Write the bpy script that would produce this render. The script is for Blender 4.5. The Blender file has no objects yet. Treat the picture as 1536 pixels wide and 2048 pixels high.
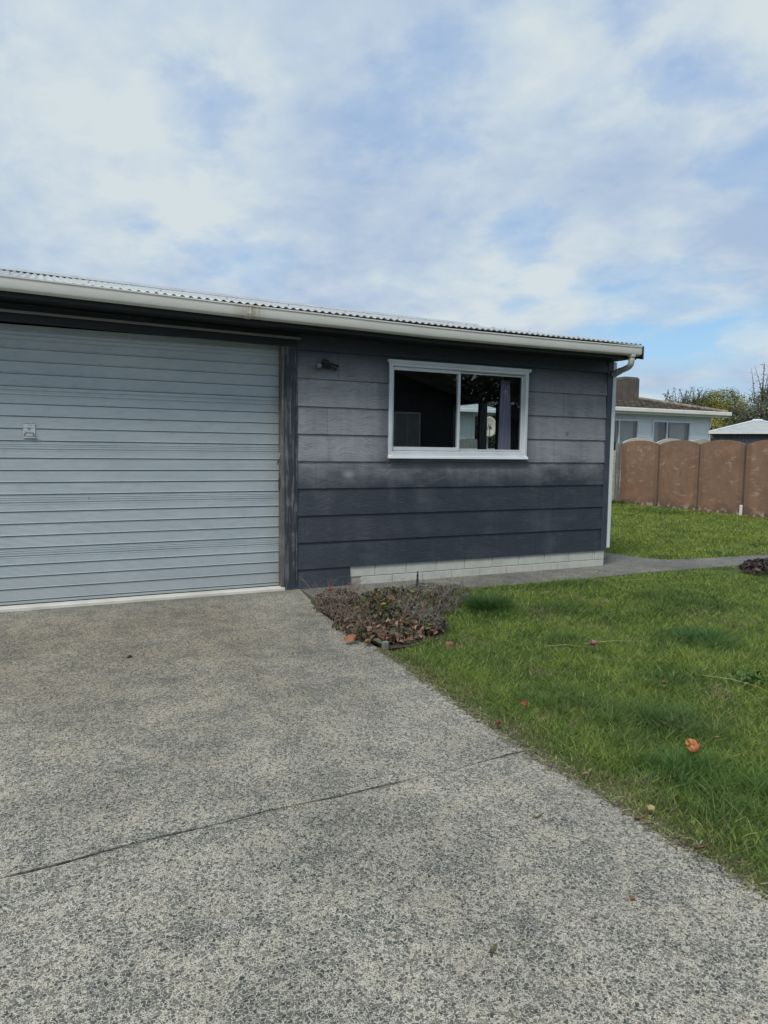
import bpy, math, random
import numpy as np
from mathutils import Vector, Matrix
R = math.radians
SC = bpy.context.scene
COL = SC.collection

# ------------------------------------------------------------------ camera
CAMP = Vector((-2.4355, -7.2391, 1.5171))
cd = bpy.data.cameras.new('camera'); cam = bpy.data.objects.new('camera', cd); COL.objects.link(cam)
cd.sensor_fit = 'VERTICAL'; cd.sensor_height = 36; cd.lens = 1420 / 2048 * 36
cd.clip_start = 0.05; cd.clip_end = 2000
AX = (0.90107274, -0.02652007, 0.43285632)      # world x seen from the lens (right, down, forward)
AY = (-0.43347658, -0.08472972, 0.89717274)
AZ = (0.01288271, -0.99605098, -0.08784347)
cam.matrix_world = Matrix([[A[0], -A[1], -A[2], c] for A, c in zip((AX, AY, AZ), CAMP)] + [[0, 0, 0, 1]])
SC.camera = cam
SC.view_settings.view_transform = 'Standard'; SC.view_settings.look = 'None'
SC.view_settings.gamma = 1; SC.view_settings.exposure = 0.0

# ------------------------------------------------------------------ node helpers
class NT:
    def __init__(s, tree): s.t = tree; s.n = tree.nodes; s.l = tree.links
    def put(s, sock, v):
        if v is None: return
        if hasattr(v, 'is_linked') or isinstance(v, bpy.types.NodeSocket): s.l.new(v, sock)
        else:
            if sock.type == 'RGBA' and len(v) == 3: v = (*v, 1)
            sock.default_value = v
    def node(s, typ, props={}, **ins):
        n = s.n.new(typ)
        for k, v in props.items(): setattr(n, k, v)
        for k, v in ins.items():
            key = int(k[1:]) if k[0] == 'i' and k[1:].isdigit() else k.replace('_', ' ')
            s.put(n.inputs[key], v)
        return n
    def math(s, op, a, b=None, c=None, clamp=False):
        n = s.n.new('ShaderNodeMath'); n.operation = op; n.use_clamp = clamp
        s.put(n.inputs[0], a); s.put(n.inputs[1], b); s.put(n.inputs[2], c); return n.outputs[0]
    def mix(s, f, a, b, blend='MIX'):
        n = s.n.new('ShaderNodeMix'); n.data_type = 'RGBA'; n.blend_type = blend
        s.put(n.inputs[0], f); s.put(n.inputs[6], a); s.put(n.inputs[7], b); return n.outputs[2]
    def ramp(s, f, stops, interp='LINEAR'):
        n = s.n.new('ShaderNodeValToRGB'); s.put(n.inputs[0], f); cr = n.color_ramp; cr.interpolation = interp
        while len(cr.elements) < len(stops): cr.elements.new(0.5)
        for e, (p, c) in zip(cr.elements, stops):
            e.position = p; e.color = (c, c, c, 1) if isinstance(c, (int, float)) else (*c, 1)
        return n.outputs[0]
    def noise(s, vec, scale, detail=3, rough=.5, dist=0, out=0):
        return s.node('ShaderNodeTexNoise', Vector=vec, Scale=scale, Detail=detail, Roughness=rough, Distortion=dist).outputs[out]
    def mapping(s, vec, scale=(1, 1, 1), loc=(0, 0, 0), rot=(0, 0, 0)):
        return s.node('ShaderNodeMapping', Vector=vec, Scale=scale, Location=loc, Rotation=rot).outputs[0]
    def obj(s): return s.n.new('ShaderNodeTexCoord').outputs['Object']
    def range(s, v, a, b, c=0., d=1.):
        return s.node('ShaderNodeMapRange', i0=v, i1=float(a), i2=float(b), i3=float(c), i4=float(d)).outputs[0]

# ------------------------------------------------------------------ sky
SUN = Vector((-0.50, -0.40, 0.77)).normalized()
w = bpy.data.worlds.new('World'); SC.world = w; w.use_nodes = True
W = NT(w.node_tree); W.n.clear()
sky = W.node('ShaderNodeTexSky', dict(sky_type='NISHITA', sun_disc=False, sun_elevation=math.asin(SUN.z),
             sun_rotation=math.atan2(SUN.x, SUN.y), air_density=1.2, dust_density=1.0, ozone_density=3.0))
gen = W.n.new('ShaderNodeTexCoord').outputs['Generated']
sep = W.node('ShaderNodeSeparateXYZ', Vector=gen)
zc = W.math('ADD', W.math('MAXIMUM', sep.outputs[2], 0.0), 0.24)
pv = W.node('ShaderNodeCombineXYZ', X=W.math('DIVIDE', sep.outputs[0], zc), Y=W.math('DIVIDE', sep.outputs[1], zc), Z=0.0).outputs[0]
pv = W.mapping(pv, scale=(1.15, 1.0, 1), loc=(3.1, 1.7, 0.4), rot=(0, 0, R(28)))
big = W.noise(pv, 0.95, 2, .5, .3)
mid = W.noise(pv, 2.3, 4, .5, .1)
fine = W.noise(pv, 5.5, 6, .6, .2)
def patch(d, wd, amp):       # a break in the cloud (amp < 0) or a thick bank (amp > 0) at a bearing in the sky
    dv = Vector(d).normalized()
    dt = W.node('ShaderNodeVectorMath', dict(operation='DOT_PRODUCT'), i0=gen, i1=tuple(dv)).outputs['Value']
    return W.math('MULTIPLY', W.range(dt, math.cos(R(wd)), 1), amp)
def skydir(px, py):          # compass bearing of a spot of sky
    c = ((px - 768) / 1420, (py - 1024) / 1420, 1)
    return [sum(a * b for a, b in zip(A, c)) for A in (AX, AY, AZ)]
den = W.math('ADD', W.math('MULTIPLY', big, .43), W.math('ADD', W.math('MULTIPLY', mid, .62), W.math('MULTIPLY', fine, .24)))
for p, wd, a in (((1440, 170), 9, -.11), ((1290, 60), 8, -.07), ((830, 270), 8, -.12), ((400, 250), 7, -.12), ((40, 110), 6, -.13), ((230, 420), 5, -.07), ((620, 480), 7, -.07), ((1060, 330), 8, -.09), ((720, 60), 9, -.02),
                 ((860, 60), 5, -.05), ((1330, 300), 6, -.06), ((1300, 690), 8, -.14), ((1420, 600), 9, -.10), ((1480, 740), 6, -.06), ((1130, 560), 8, -.04), ((1000, 470), 5, -.08), ((560, 560), 6, -.05), ((380, 500), 4, -.05), ((20, 500), 5, -.06),
                 ((150, 380), 9, .03), ((1350, 400), 7, .10), ((600, 100), 8, .05), ((1080, 160), 6, .07), ((250, 60), 7, .04), ((800, 430), 8, .07), ((1300, 790), 5, .05)):
    den = W.math('ADD', den, patch(skydir(*p), wd, a))
mask = W.ramp(den, [(.36, 0), (.47, .60), (.585, 1)], 'EASE')
shade = W.ramp(W.math('ADD', W.math('MULTIPLY', W.noise(pv, 1.6, 4, .55), .65), W.math('MULTIPLY', fine, .35)),
               [(.38, (.40, .52, .70)), (.49, (.51, .62, .745)), (.60, (.655, .735, .775))])
clear = W.mix(1.0, sky.outputs[0], (1.02, 1.0, 1.02), 'MULTIPLY')
clear = W.node('ShaderNodeVectorMath', dict(operation='SCALE'), i0=clear, Scale=0.12).outputs[0]
clear = W.mix(.72, clear, W.ramp(sep.outputs[2], [(0, (.55, .80, .92)), (.10, (.36, .66, .93)), (.24, (.30, .53, .85)), (.6, (.22, .40, .80))]))
colr = W.mix(mask, clear, shade)
bg = W.node('ShaderNodeBackground', Color=colr, Strength=1.0)
W.l.new(bg.outputs[0], W.node('ShaderNodeOutputWorld').inputs[0])
sd = bpy.data.lights.new('sun', 'SUN'); sd.energy = 2.7; sd.angle = R(18); sd.color = (1, .95, .86)
so = bpy.data.objects.new('sun', sd); COL.objects.link(so)
so.rotation_euler = SUN.to_track_quat('Z', 'Y').to_euler()

# ------------------------------------------------------------------ object helpers
def tag(o, label=None, cat=None, group=None, kind=None):
    if label: o['label'] = label
    if cat: o['category'] = cat
    if group: o['group'] = group
    if kind: o['kind'] = kind
    return o
def empty(name, loc, label, cat, group=None):
    o = bpy.data.objects.new(name, None); COL.objects.link(o); o.location = loc
    o.empty_display_size = .1
    return tag(o, label, cat, group)
class MB:
    """collects faces (world coordinates) and links them as one mesh object"""
    def __init__(s): s.v = []; s.f = []; s.mi = []; s.m = 0
    def face(s, pts):
        i = len(s.v); s.v += [tuple(p) for p in pts]; s.f.append(tuple(range(i, i + len(pts)))); s.mi.append(s.m)
    def box(s, a, b, bev=0.0):
        x0, y0, z0 = (min(p, q) for p, q in zip(a, b)); x1, y1, z1 = (max(p, q) for p, q in zip(a, b))
        i = len(s.v)
        if bev <= 0:
            s.v += [(x0,y0,z0),(x1,y0,z0),(x1,y1,z0),(x0,y1,z0),(x0,y0,z1),(x1,y0,z1),(x1,y1,z1),(x0,y1,z1)]
            for f in ((0,3,2,1),(4,5,6,7),(0,1,5,4),(1,2,6,5),(2,3,7,6),(3,0,4,7)):
                s.f.append(tuple(i + k for k in f)); s.mi.append(s.m)
        else:
            e = min(bev, (x1-x0)*.45, (y1-y0)*.45, (z1-z0)*.45)
            X = (x0, x1); Y = (y0, y1); Z = (z0, z1); idx = {}
            for a_ in (0,1):
                for b_ in (0,1):
                    for c_ in (0,1):
                        p = (X[a_], Y[b_], Z[c_]); sg = (1-2*a_, 1-2*b_, 1-2*c_)
                        for ax in range(3):
                            q = [p[k] + (sg[k]*e if k != ax else 0) for k in range(3)]
                            idx[(a_,b_,c_,ax)] = len(s.v); s.v.append(tuple(q))
            def F(*k):
                s.f.append(tuple(idx[q] for q in k)); s.mi.append(s.m)
            for c_ in (0,1):
                F((0,0,c_,2),(1,0,c_,2),(1,1,c_,2),(0,1,c_,2)); F((0,c_,0,1),(1,c_,0,1),(1,c_,1,1),(0,c_,1,1)); F((c_,0,0,0),(c_,1,0,0),(c_,1,1,0),(c_,0,1,0))
                for d_ in (0,1):
                    F((0,c_,d_,1),(1,c_,d_,1),(1,c_,d_,2),(0,c_,d_,2)); F((c_,0,d_,0),(c_,1,d_,0),(c_,1,d_,2),(c_,0,d_,2)); F((c_,d_,0,0),(c_,d_,1,0),(c_,d_,1,1),(c_,d_,0,1))
            for a_ in (0,1):
                for b_ in (0,1):
                    for c_ in (0,1): F((a_,b_,c_,0),(a_,b_,c_,1),(a_,b_,c_,2))
    def tube(s, pts, r, n=10, cap=True):
        pts = [Vector(p) for p in pts]; rs = r if isinstance(r, (list, tuple)) else [r]*len(pts)
        t0 = (pts[1]-pts[0]).normalized(); up = Vector((0,0,1)) if abs(t0.z) < .9 else Vector((1,0,0))
        a = t0.cross(up).normalized(); rings = []
        for k, p in enumerate(pts):
            t = ((pts[min(k+1,len(pts)-1)]-pts[max(k-1,0)])).normalized()
            a = (a - t*a.dot(t)).normalized(); b = t.cross(a)
            rings.append([len(s.v)+j for j in range(n)])
            s.v += [tuple(p + (a*math.cos(2*math.pi*j/n) + b*math.sin(2*math.pi*j/n))*rs[k]) for j in range(n)]
        for q, w_ in zip(rings, rings[1:]):
            for j in range(n): s.f.append((q[j], q[(j+1)%n], w_[(j+1)%n], w_[j])); s.mi.append(s.m)
        if cap:
            s.f.append(tuple(reversed(rings[0]))); s.mi.append(s.m); s.f.append(tuple(rings[-1])); s.mi.append(s.m)
    def sweep(s, prof, p0, p1, cap=True):
        """prof: closed list of (y,z); extruded along x from p0 to p1"""
        n = len(prof); i = len(s.v); ns = max(1, int(abs(p1-p0)/.5))
        for k in range(ns + 1):
            x_ = p0 + (p1-p0)*k/ns; s.v += [(x_, y, z) for y, z in prof]
        for k in range(ns):
            for j in range(n): s.f.append((i+k*n+j, i+k*n+(j+1)%n, i+k*n+n+(j+1)%n, i+k*n+n+j)); s.mi.append(s.m)
        if cap: s.f.append(tuple(i+j for j in range(n))); s.mi.append(s.m); s.f.append(tuple(i+ns*n+j for j in reversed(range(n)))); s.mi.append(s.m)
    def bend(s, fn):
        """let long eave pieces follow the old building's sag: z += fn(x, y)"""
        s.v = [(x, y, z + fn(x, y)) for x, y, z in s.v]
    def build(s, name, mats, parent=None, smooth=False, fix=True):
        me = bpy.data.meshes.new(name); me.from_pydata(s.v, [], s.f)
        for m in (mats if isinstance(mats, (list, tuple)) else [mats]): me.materials.append(m)
        if any(s.mi): me.polygons.foreach_set('material_index', s.mi)
        if fix:
            import bmesh
            bm = bmesh.new(); bm.from_mesh(me); bmesh.ops.recalc_face_normals(bm, faces=bm.faces); bm.to_mesh(me); bm.free()
        if smooth: me.shade_smooth()
        o = bpy.data.objects.new(name, me); COL.objects.link(o)
        if parent:
            o.parent = parent
            pw = wloc(parent); me.transform(Matrix.Translation(-pw))
        return o
def wloc(o):
    p = Vector(o.location); q = o.parent
    while q: p += q.location; q = q.parent
    return p
def smooth_by_angle(o, deg=40):
    me = o.data; me.shade_smooth(); me.set_sharp_from_angle(angle=R(deg)); return o

# ------------------------------------------------------------------ materials
def mat(name):
    m = bpy.data.materials.new(name); m.use_nodes = True
    t = NT(m.node_tree); b = t.n['Principled BSDF']; return m, t, b
def bump(t, b, h, strength=.3, dist=.01):
    t.l.new(t.node('ShaderNodeBump', Height=h, Strength=strength, Distance=dist).outputs[0], b.inputs['Normal'])
def plain(name, col, rough=.6, metal=0., var=.12, scale=6, bmp=0., bscale=60, dirt=None):
    m, t, b = mat(name); o = t.obj()
    n = t.noise(o, scale, 5, .6)
    c = t.mix(t.range(n, .3, .7), tuple(k*(1-var) for k in col), tuple(min(1, k*(1+var)) for k in col))
    if dirt:
        c = t.mix(t.math('MULTIPLY', t.ramp(t.noise(o, scale*.5, 6, .65), [(.5, 0), (.72, 1)]), .6), c, dirt)
    t.put(b.inputs['Base Color'], c); b.inputs['Metallic'].default_value = metal
    t.put(b.inputs['Roughness'], t.range(t.noise(o, scale*2, 3), .2, .8, rough-.08, rough+.08))
    if bmp: bump(t, b, t.noise(o, bscale, 4), bmp, .005)
    return m
def aggregate(name, tint=(1, 1, 1), seed=0., stone=78, dust=0., joint=False):
    m, t, b = mat(name); o = t.obj(); sp = t.node('ShaderNodeSeparateXYZ', Vector=o)
    warp = t.node('ShaderNodeVectorMath', dict(operation='SCALE'), i0=t.noise(o, 55, 2, out=1), Scale=.016).outputs[0]
    v = t.node('ShaderNodeVectorMath', dict(operation='ADD'), i0=o, i1=warp).outputs[0]
    v = t.mapping(v, loc=(seed, seed*.7, 0))
    e = t.node('ShaderNodeTexVoronoi', dict(feature='DISTANCE_TO_EDGE'), Vector=v, Scale=float(stone)).outputs['Distance']
    cell = t.node('ShaderNodeTexVoronoi', dict(feature='F1'), Vector=v, Scale=float(stone)).outputs['Color']
    cs = t.node('ShaderNodeSeparateColor', Color=cell)
    v2 = t.mapping(v, loc=(7, 3, 0))
    e2 = t.node('ShaderNodeTexVoronoi', dict(feature='DISTANCE_TO_EDGE'), Vector=v2, Scale=stone*1.9).outputs['Distance']
    cell2 = t.node('ShaderNodeTexVoronoi', dict(feature='F1'), Vector=v2, Scale=stone*1.9).outputs['Color']
    cs2 = t.node('ShaderNodeSeparateColor', Color=cell2)
    big = t.noise(o, .9, 4, .6); med = t.noise(o, 5, 4, .6)
    stones = [(0, (.050,.058,.055)), (.2, (.09,.098,.092)), (.4, (.14,.134,.118)), (.6, (.20,.185,.155)), (.8, (.11,.115,.11)), (1, (.30,.27,.22))]
    c1 = t.ramp(cs.outputs[0], stones); c2 = t.ramp(cs2.outputs[0], stones)
    # some big cells are replaced by grit of small stones
    use2 = t.math('GREATER_THAN', t.math('ADD', cs.outputs[1], t.math('MULTIPLY', t.math('SUBTRACT', med, .5), 1.6)), .56)
    th = t.math('ADD', .025, t.math('MULTIPLY', cs.outputs[2], .075))
    s1 = t.math('MULTIPLY', t.math('SUBTRACT', e, th), 14., clamp=True)
    s2 = t.math('MULTIPLY', t.math('SUBTRACT', e2, t.math('ADD', .03, t.math('MULTIPLY', cs2.outputs[2], .12))), 12., clamp=True)
    grain = t.noise(o, 420, 2)
    mort = t.mix(t.range(grain, .3, .7), (.36,.345,.305), (.86,.82,.71))
    mort = t.mix(t.range(med, .35, .7), mort, t.mix(.5, mort, (.38,.33,.24)))
    dots = t.range(t.noise(o, 260, 2, .6), .53, .60)
    big1 = t.math('MULTIPLY', s1, t.math('SUBTRACT', 1., use2))
    c = t.mix(t.math('MULTIPLY', dots, .55), mort, (.13, .13, .115))
    c = t.mix(s2, c, c2); c = t.mix(big1, c, c1); sm = t.math('MAXIMUM', big1, t.math('MULTIPLY', s2, .7))
    # weathering
    c = t.mix(1.0, c, t.ramp(big, [(.30, (.66,.67,.67)), (.5, (.90,.905,.90)), (.70, (1.13,1.12,1.10))]), 'MULTIPLY')
    c = t.mix(1.0, c, t.ramp(med, [(.32, (.80,.815,.82)), (.68, (1.12,1.10,1.07))]), 'MULTIPLY')
    # brown tracked-in dirt in front of the door, green film along the slab by the door
    dd = t.math('MULTIPLY', t.range(sp.outputs[1], -4.4, -1.9), t.range(sp.outputs[1], -.2, -.8))
    dd = t.math('MULTIPLY', dd, t.range(sp.outputs[0], -.25, -1.1))
    dd = t.math('MULTIPLY', dd, t.range(t.noise(t.mapping(o, loc=(4, 9, 0)), 1.3, 5, .6), .25, .5))
    c = t.mix(t.math('MULTIPLY', dd, .6), c, t.mix(1., c, (.78, .71, .61), 'MULTIPLY'))
    gd = t.math('MULTIPLY', t.range(sp.outputs[1], -.32, -.05), t.range(t.noise(o, 3, 4), .3, .55))
    gd = t.math('MULTIPLY', gd, t.range(sp.outputs[0], .4, -.1))
    c = t.mix(t.math('MULTIPLY', gd, .6), c, (.10, .12, .085))
    pit = t.node('ShaderNodeTexVoronoi', dict(feature='F1'), Vector=t.mapping(v, loc=(2, 5, 0)), Scale=11.).outputs
    pm = t.math('MULTIPLY', t.math('LESS_THAN', pit['Distance'], .065), t.math('GREATER_THAN', t.node('ShaderNodeSeparateColor', Color=pit['Color']).outputs[0], .62))
    c = t.mix(t.math('MULTIPLY', pm, .85), c, (.03, .03, .028))
    if joint:
        jy = t.math('ADD', t.math('MULTIPLY', t.math('ADD', sp.outputs[0], 2.6), .0451), -4.52)
        jy = t.math('ADD', jy, t.math('MULTIPLY', t.math('SINE', t.math('ADD', t.math('MULTIPLY', sp.outputs[0], 3.1), 1.)), .012))
        jd = t.math('ABSOLUTE', t.math('SUBTRACT', sp.outputs[1], jy))
        jw = t.range(t.noise(o, 6, 3), .3, .7, .004, .022)
        jm = t.math('MULTIPLY', t.range(t.math('DIVIDE', jd, jw), 1., .2), t.range(t.noise(t.mapping(o, loc=(1, 2, 0)), 2.2, 3), .38, .58, .25, 1.))
        c = t.mix(t.math('MULTIPLY', jm, .72), c, (.035, .036, .030))
        # faint tyre tracks up to the door
        for tx in (-1.15, -2.75):
            td = t.math('ABSOLUTE', t.math('SUBTRACT', t.math('ADD', sp.outputs[0], t.math('MULTIPLY', med, .12)), tx))
            c = t.mix(t.math('MULTIPLY', t.range(td, .24, .08), t.math('MULTIPLY', t.range(big, .35, .6), .30)), c, t.mix(1., c, (.60, .60, .60), 'MULTIPLY'))
    c = t.mix(1., c, tint, 'MULTIPLY')
    if dust: c = t.mix(dust, c, (.25, .26, .28))
    t.put(b.inputs['Base Color'], c); b.inputs['Roughness'].default_value = .85
    b.inputs['Specular IOR Level'].default_value = .3
    bump(t, b, t.math('ADD', t.math('SUBTRACT', sm, t.math('MULTIPLY', pm, 2.)), t.math('MULTIPLY', grain, .5)), .5, .002)
    return m
def siding_mat():
    """navy paint, chalked and faded to violet grey on the upper boards"""
    m, t, b = mat('navy weatherboard paint'); o = t.obj(); sp = t.node('ShaderNodeSeparateXYZ', Vector=o)
    X, Z = sp.outputs[0], sp.outputs[2]
    row = t.math('FLOOR', t.math('DIVIDE', t.math('SUBTRACT', Z, .21), .2925))
    rv = t.node('ShaderNodeCombineXYZ', X=X, Y=sp.outputs[1], Z=t.math('MULTIPLY', row, 3.7)).outputs[0]
    fine = t.noise(t.mapping(o, scale=(1, 1, 1.6)), 3.6, 4, .6)
    blot = t.noise(t.mapping(rv, scale=(1.1, 1, 1)), 1.5, 4, .6)            # differs from board to board
    drip = t.noise(t.mapping(rv, scale=(3, 3, 1.1)), 2.2, 5, .65)
    f = t.math('ADD', t.range(t.math('ADD', Z, t.math('MULTIPLY', t.math('SUBTRACT', fine, .5), .3)), 1.05, 1.50), 0.)                                               # fade increases up the wall
    f = t.math('ADD', t.math('MULTIPLY', f, .78), t.math('MULTIPLY', t.math('SUBTRACT', blot, .5), .9))
    f = t.math('ADD', f, t.math('MULTIPLY', t.math('SUBTRACT', drip, .5), t.range(Z, 1.0, 1.5, .15, .6)))
    f = t.math('ADD', f, t.math('MULTIPLY', t.math('SUBTRACT', fine, .5), .6), clamp=True)
    f = t.math('ADD', f, t.math('MULTIPLY', t.range(X, 1.3, -.1), .16), clamp=True)
    f = t.math('MULTIPLY', f, t.range(Z, 1.05, 1.40, .42, 1))
    # paint fresh under the sheltering eave, some shade painted in; fresh beside the window
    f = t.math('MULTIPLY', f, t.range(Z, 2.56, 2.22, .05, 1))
    win = t.math('MULTIPLY', t.range(t.math('ABSOLUTE', t.math('SUBTRACT', X, 2.05)), .97, 1.12, .45, 1), 1.)
    inz = t.math('MULTIPLY', t.math('GREATER_THAN', Z, 1.30), 1.)
    f = t.math('MULTIPLY', f, t.math('ADD', t.math('MULTIPLY', inz, win), t.math('SUBTRACT', 1., inz)))
    c = t.mix(f, (.028, .038, .056), (.325, .335, .368))
    c = t.mix(t.math('MULTIPLY', t.range(fine, .5, .8), t.math('MULTIPLY', f, .5)), c, (.20, .18, .17))
    # dark knocks and splashes
    sp1 = t.node('ShaderNodeTexVoronoi', dict(feature='F1'), Vector=t.mapping(o, scale=(1, 1, .8)), Scale=3.4).outputs
    spm = t.math('MULTIPLY', t.range(t.math('ADD', sp1['Distance'], t.math('MULTIPLY', fine, .12)), .17, .10), t.range(Z, 1.4, 1.7))
    c = t.mix(t.math('MULTIPLY', spm, .6), c, (.045, .05, .07))
    # embossed wood grain
    gw = t.node('ShaderNodeVectorMath', dict(operation='ADD'), i0=t.mapping(rv, scale=(1, 1, 1)),
                i1=t.node('ShaderNodeCombineXYZ', X=0., Y=0., Z=t.math('ADD', t.math('MULTIPLY', Z, 11.), t.math('MULTIPLY', t.noise(rv, 3.2, 2), 3.2))).outputs[0]).outputs[0]
    g = t.noise(t.mapping(gw, scale=(1.6, 1, 3.6)), 2.6, 4, .7)
    g2 = t.noise(t.mapping(o, scale=(3, 3, 60)), 3, 3, .6)
    gg = t.math('ADD', t.math('MULTIPLY', g, 1.), t.math('MULTIPLY', g2, .35))
    c = t.mix(t.math('MULTIPLY', t.range(gg, .66, .56), .38), c, (.02, .027, .04))
    c = t.mix(t.math('MULTIPLY', t.range(gg, .74, .86), .2), c, (.26, .27, .30))
    # butt joints between boards, staggered row by row
    jx = t.math('ABSOLUTE', t.math('SUBTRACT', t.math('FRACT', t.math('ADD', t.math('DIVIDE', X, 2.1), t.math('MULTIPLY', row, .47))), .52))
    jm = t.math('LESS_THAN', jx, .0012)
    c = t.mix(t.math('MULTIPLY', jm, .7), c, (.015, .02, .03))
    # a pale scuff below the window
    d = t.node('ShaderNodeVectorMath', dict(operation='DISTANCE'), i0=t.mapping(o, scale=(.7, 1, 1)), i1=(.62*.7, 0, 1.235)).outputs['Value']
    sc = t.range(t.math('ADD', d, t.math('MULTIPLY', fine, .09)), .105, .055)
    c = t.mix(t.math('MULTIPLY', sc, .7), c, (.34, .35, .38))
    t.put(b.inputs['Base Color'], c)
    t.put(b.inputs['Roughness'], t.range(f, 0, 1, .42, .72))
    bump(t, b, gg, .9, .006)
    return m
def weathered(name, base, bare, amt=.5, vert=True):
    m, t, b = mat(name); o = t.obj()
    n = t.noise(t.mapping(o, scale=(30, 30, 1.6) if vert else (1.6, 30, 30)), 1.5, 5, .65)
    n2 = t.noise(o, 4, 4, .6)
    f = t.range(t.math('ADD', t.math('MULTIPLY', n, .6), t.math('MULTIPLY', n2, .4)), .62 - amt*.25, .70 - amt*.2)
    t.put(b.inputs['Base Color'], t.mix(f, base, bare)); b.inputs['Roughness'].default_value = .7
    bump(t, b, n, .4, .004); return m
def glass_mat():
    m, t, b = mat('window glass'); t.n.remove(b)
    ge = t.n.new('ShaderNodeNewGeometry')
    cs = t.math('ABSOLUTE', t.node('ShaderNodeVectorMath', dict(operation='DOT_PRODUCT'), i0=ge.outputs['Normal'], i1=ge.outputs['Incoming']).outputs['Value'])
    fac = t.math('ADD', .10, t.math('MULTIPLY', .925, t.math('POWER', t.math('SUBTRACT', 1., cs, clamp=True), 5.)))
    gl = t.node('ShaderNodeBsdfGlossy', Color=(1, 1, 1, 1), Roughness=.0)
    tr = t.node('ShaderNodeBsdfTransparent', Color=(.86, .90, .89, 1))
    mx = t.node('ShaderNodeMixShader', i0=fac, i1=tr.outputs[0], i2=gl.outputs[0])
    t.l.new(mx.outputs[0], t.n['Material Output'].inputs[0]); return m
def leaf_mat(name, rough=.5, trans=.25, spec=.35):
    m, t, b = mat(name)
    a = t.node('ShaderNodeAttribute', dict(attribute_name='tone')).outputs['Color']
    t.put(b.inputs['Base Color'], a); b.inputs['Roughness'].default_value = rough
    b.inputs['Specular IOR Level'].default_value = spec
    tr = t.node('ShaderNodeBsdfTranslucent', Color=a)
    mx = t.node('ShaderNodeMixShader', i0=trans, i1=b.outputs[0], i2=tr.outputs[0])
    t.l.new(mx.outputs[0], t.n['Material Output'].inputs[0]); return m
def block_mat(name, col, mortar, L=.4, H=.1, z0=.0):
    m, t, b = mat(name); o = t.obj()
    n = t.noise(o, 9, 5, .6); n2 = t.noise(o, 90, 3)
    c = t.mix(t.range(n, .3, .7), tuple(k*.84 for k in col), col)
    c = t.mix(t.math('MULTIPLY', t.ramp(t.noise(o, 5, 6, .7), [(.5, 0), (.75, 1)]), .5), c, mortar)
    t.put(b.inputs['Base Color'], c); b.inputs['Roughness'].default_value = .9; bump(t, b, n2, .35, .003)
    return m
def fence_mat():
    m, t, b = mat('brown fence paint'); o = t.obj()
    n = t.noise(o, 2.6, 5, .65); n2 = t.noise(t.mapping(o, scale=(1, 1.2, 2.4)), 2.2, 7, .72, .4); n3 = t.noise(t.mapping(o, scale=(1, 3, .8)), 2.2, 5, .65, .3)
    c = t.mix(t.range(n, .35, .65), (.185, .112, .074), (.27, .155, .098))
    c = t.mix(t.math('MULTIPLY', t.ramp(n2, [(.55, 0), (.64, 1)]), .6), c, (.46, .31, .215))
    c = t.mix(t.math('MULTIPLY', t.ramp(n3, [(.62, 0), (.70, 1)]), .5), c, (.085, .055, .042))
    sp = t.node('ShaderNodeSeparateXYZ', Vector=o)
    c = t.mix(t.math('MULTIPLY', t.range(t.math('ADD', sp.outputs[2], t.math('MULTIPLY', n, .35)), .42, .22), .55), c, (.075, .052, .042))
    chips = t.math('MULTIPLY', t.range(sp.outputs[2], .16, .05), t.range(t.noise(o, 7, 4), .52, .58))
    ye = t.math('FRACT', t.math('DIVIDE', t.math('SUBTRACT', sp.outputs[1], 5.535), 1.3715))
    eg = t.math('MULTIPLY', t.range(t.math('ABSOLUTE', t.math('SUBTRACT', ye, .5)), .385, .40), .38)
    c = t.mix(eg, c, (.125, .082, .060))
    c = t.mix(t.math('MULTIPLY', chips, .75), c, (.42, .36, .30))
    t.put(b.inputs['Base Color'], c); b.inputs['Roughness'].default_value = .75; bump(t, b, n2, .3, .01); return m
def gutter_mat():
    m, t, b = mat('cream gutter paint'); o = t.obj(); sp = t.node('ShaderNodeSeparateXYZ', Vector=o)
    n = t.noise(t.mapping(o, scale=(1.5, 8, 4)), 1.6, 4, .6)
    c = t.mix(t.range(n, .3, .75), (.60, .60, .56), (.69, .69, .66))
    j = t.math('ABSOLUTE', t.math('SUBTRACT', sp.outputs[0], -.62))
    st = t.math('MULTIPLY', t.range(j, .17, .05), t.range(t.noise(t.mapping(o, scale=(14, 3, 3)), 2, 4), .35, .6))
    c = t.mix(t.math('MULTIPLY', st, .7), c, (.36, .31, .20))
    t.put(b.inputs['Base Color'], c); b.inputs['Roughness'].default_value = .38; return m
def iron_mat():
    m, t, b = mat('galvanised roofing'); o = t.obj()
    v = t.node('ShaderNodeTexVoronoi', dict(feature='F1'), Vector=o, Scale=5.).outputs['Distance']
    n = t.noise(o, 3, 5, .65)
    c = t.mix(t.range(n, .3, .7), (.36, .39, .40), (.50, .53, .54))
    c = t.mix(t.math('MULTIPLY', t.math('LESS_THAN', t.math('ADD', v, t.math('MULTIPLY', n, .1)), .125), .8), c, (.13, .13, .11))
    t.put(b.inputs['Base Color'], c); b.inputs['Roughness'].default_value = .45; b.inputs['Metallic'].default_value = .15; return m
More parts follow.
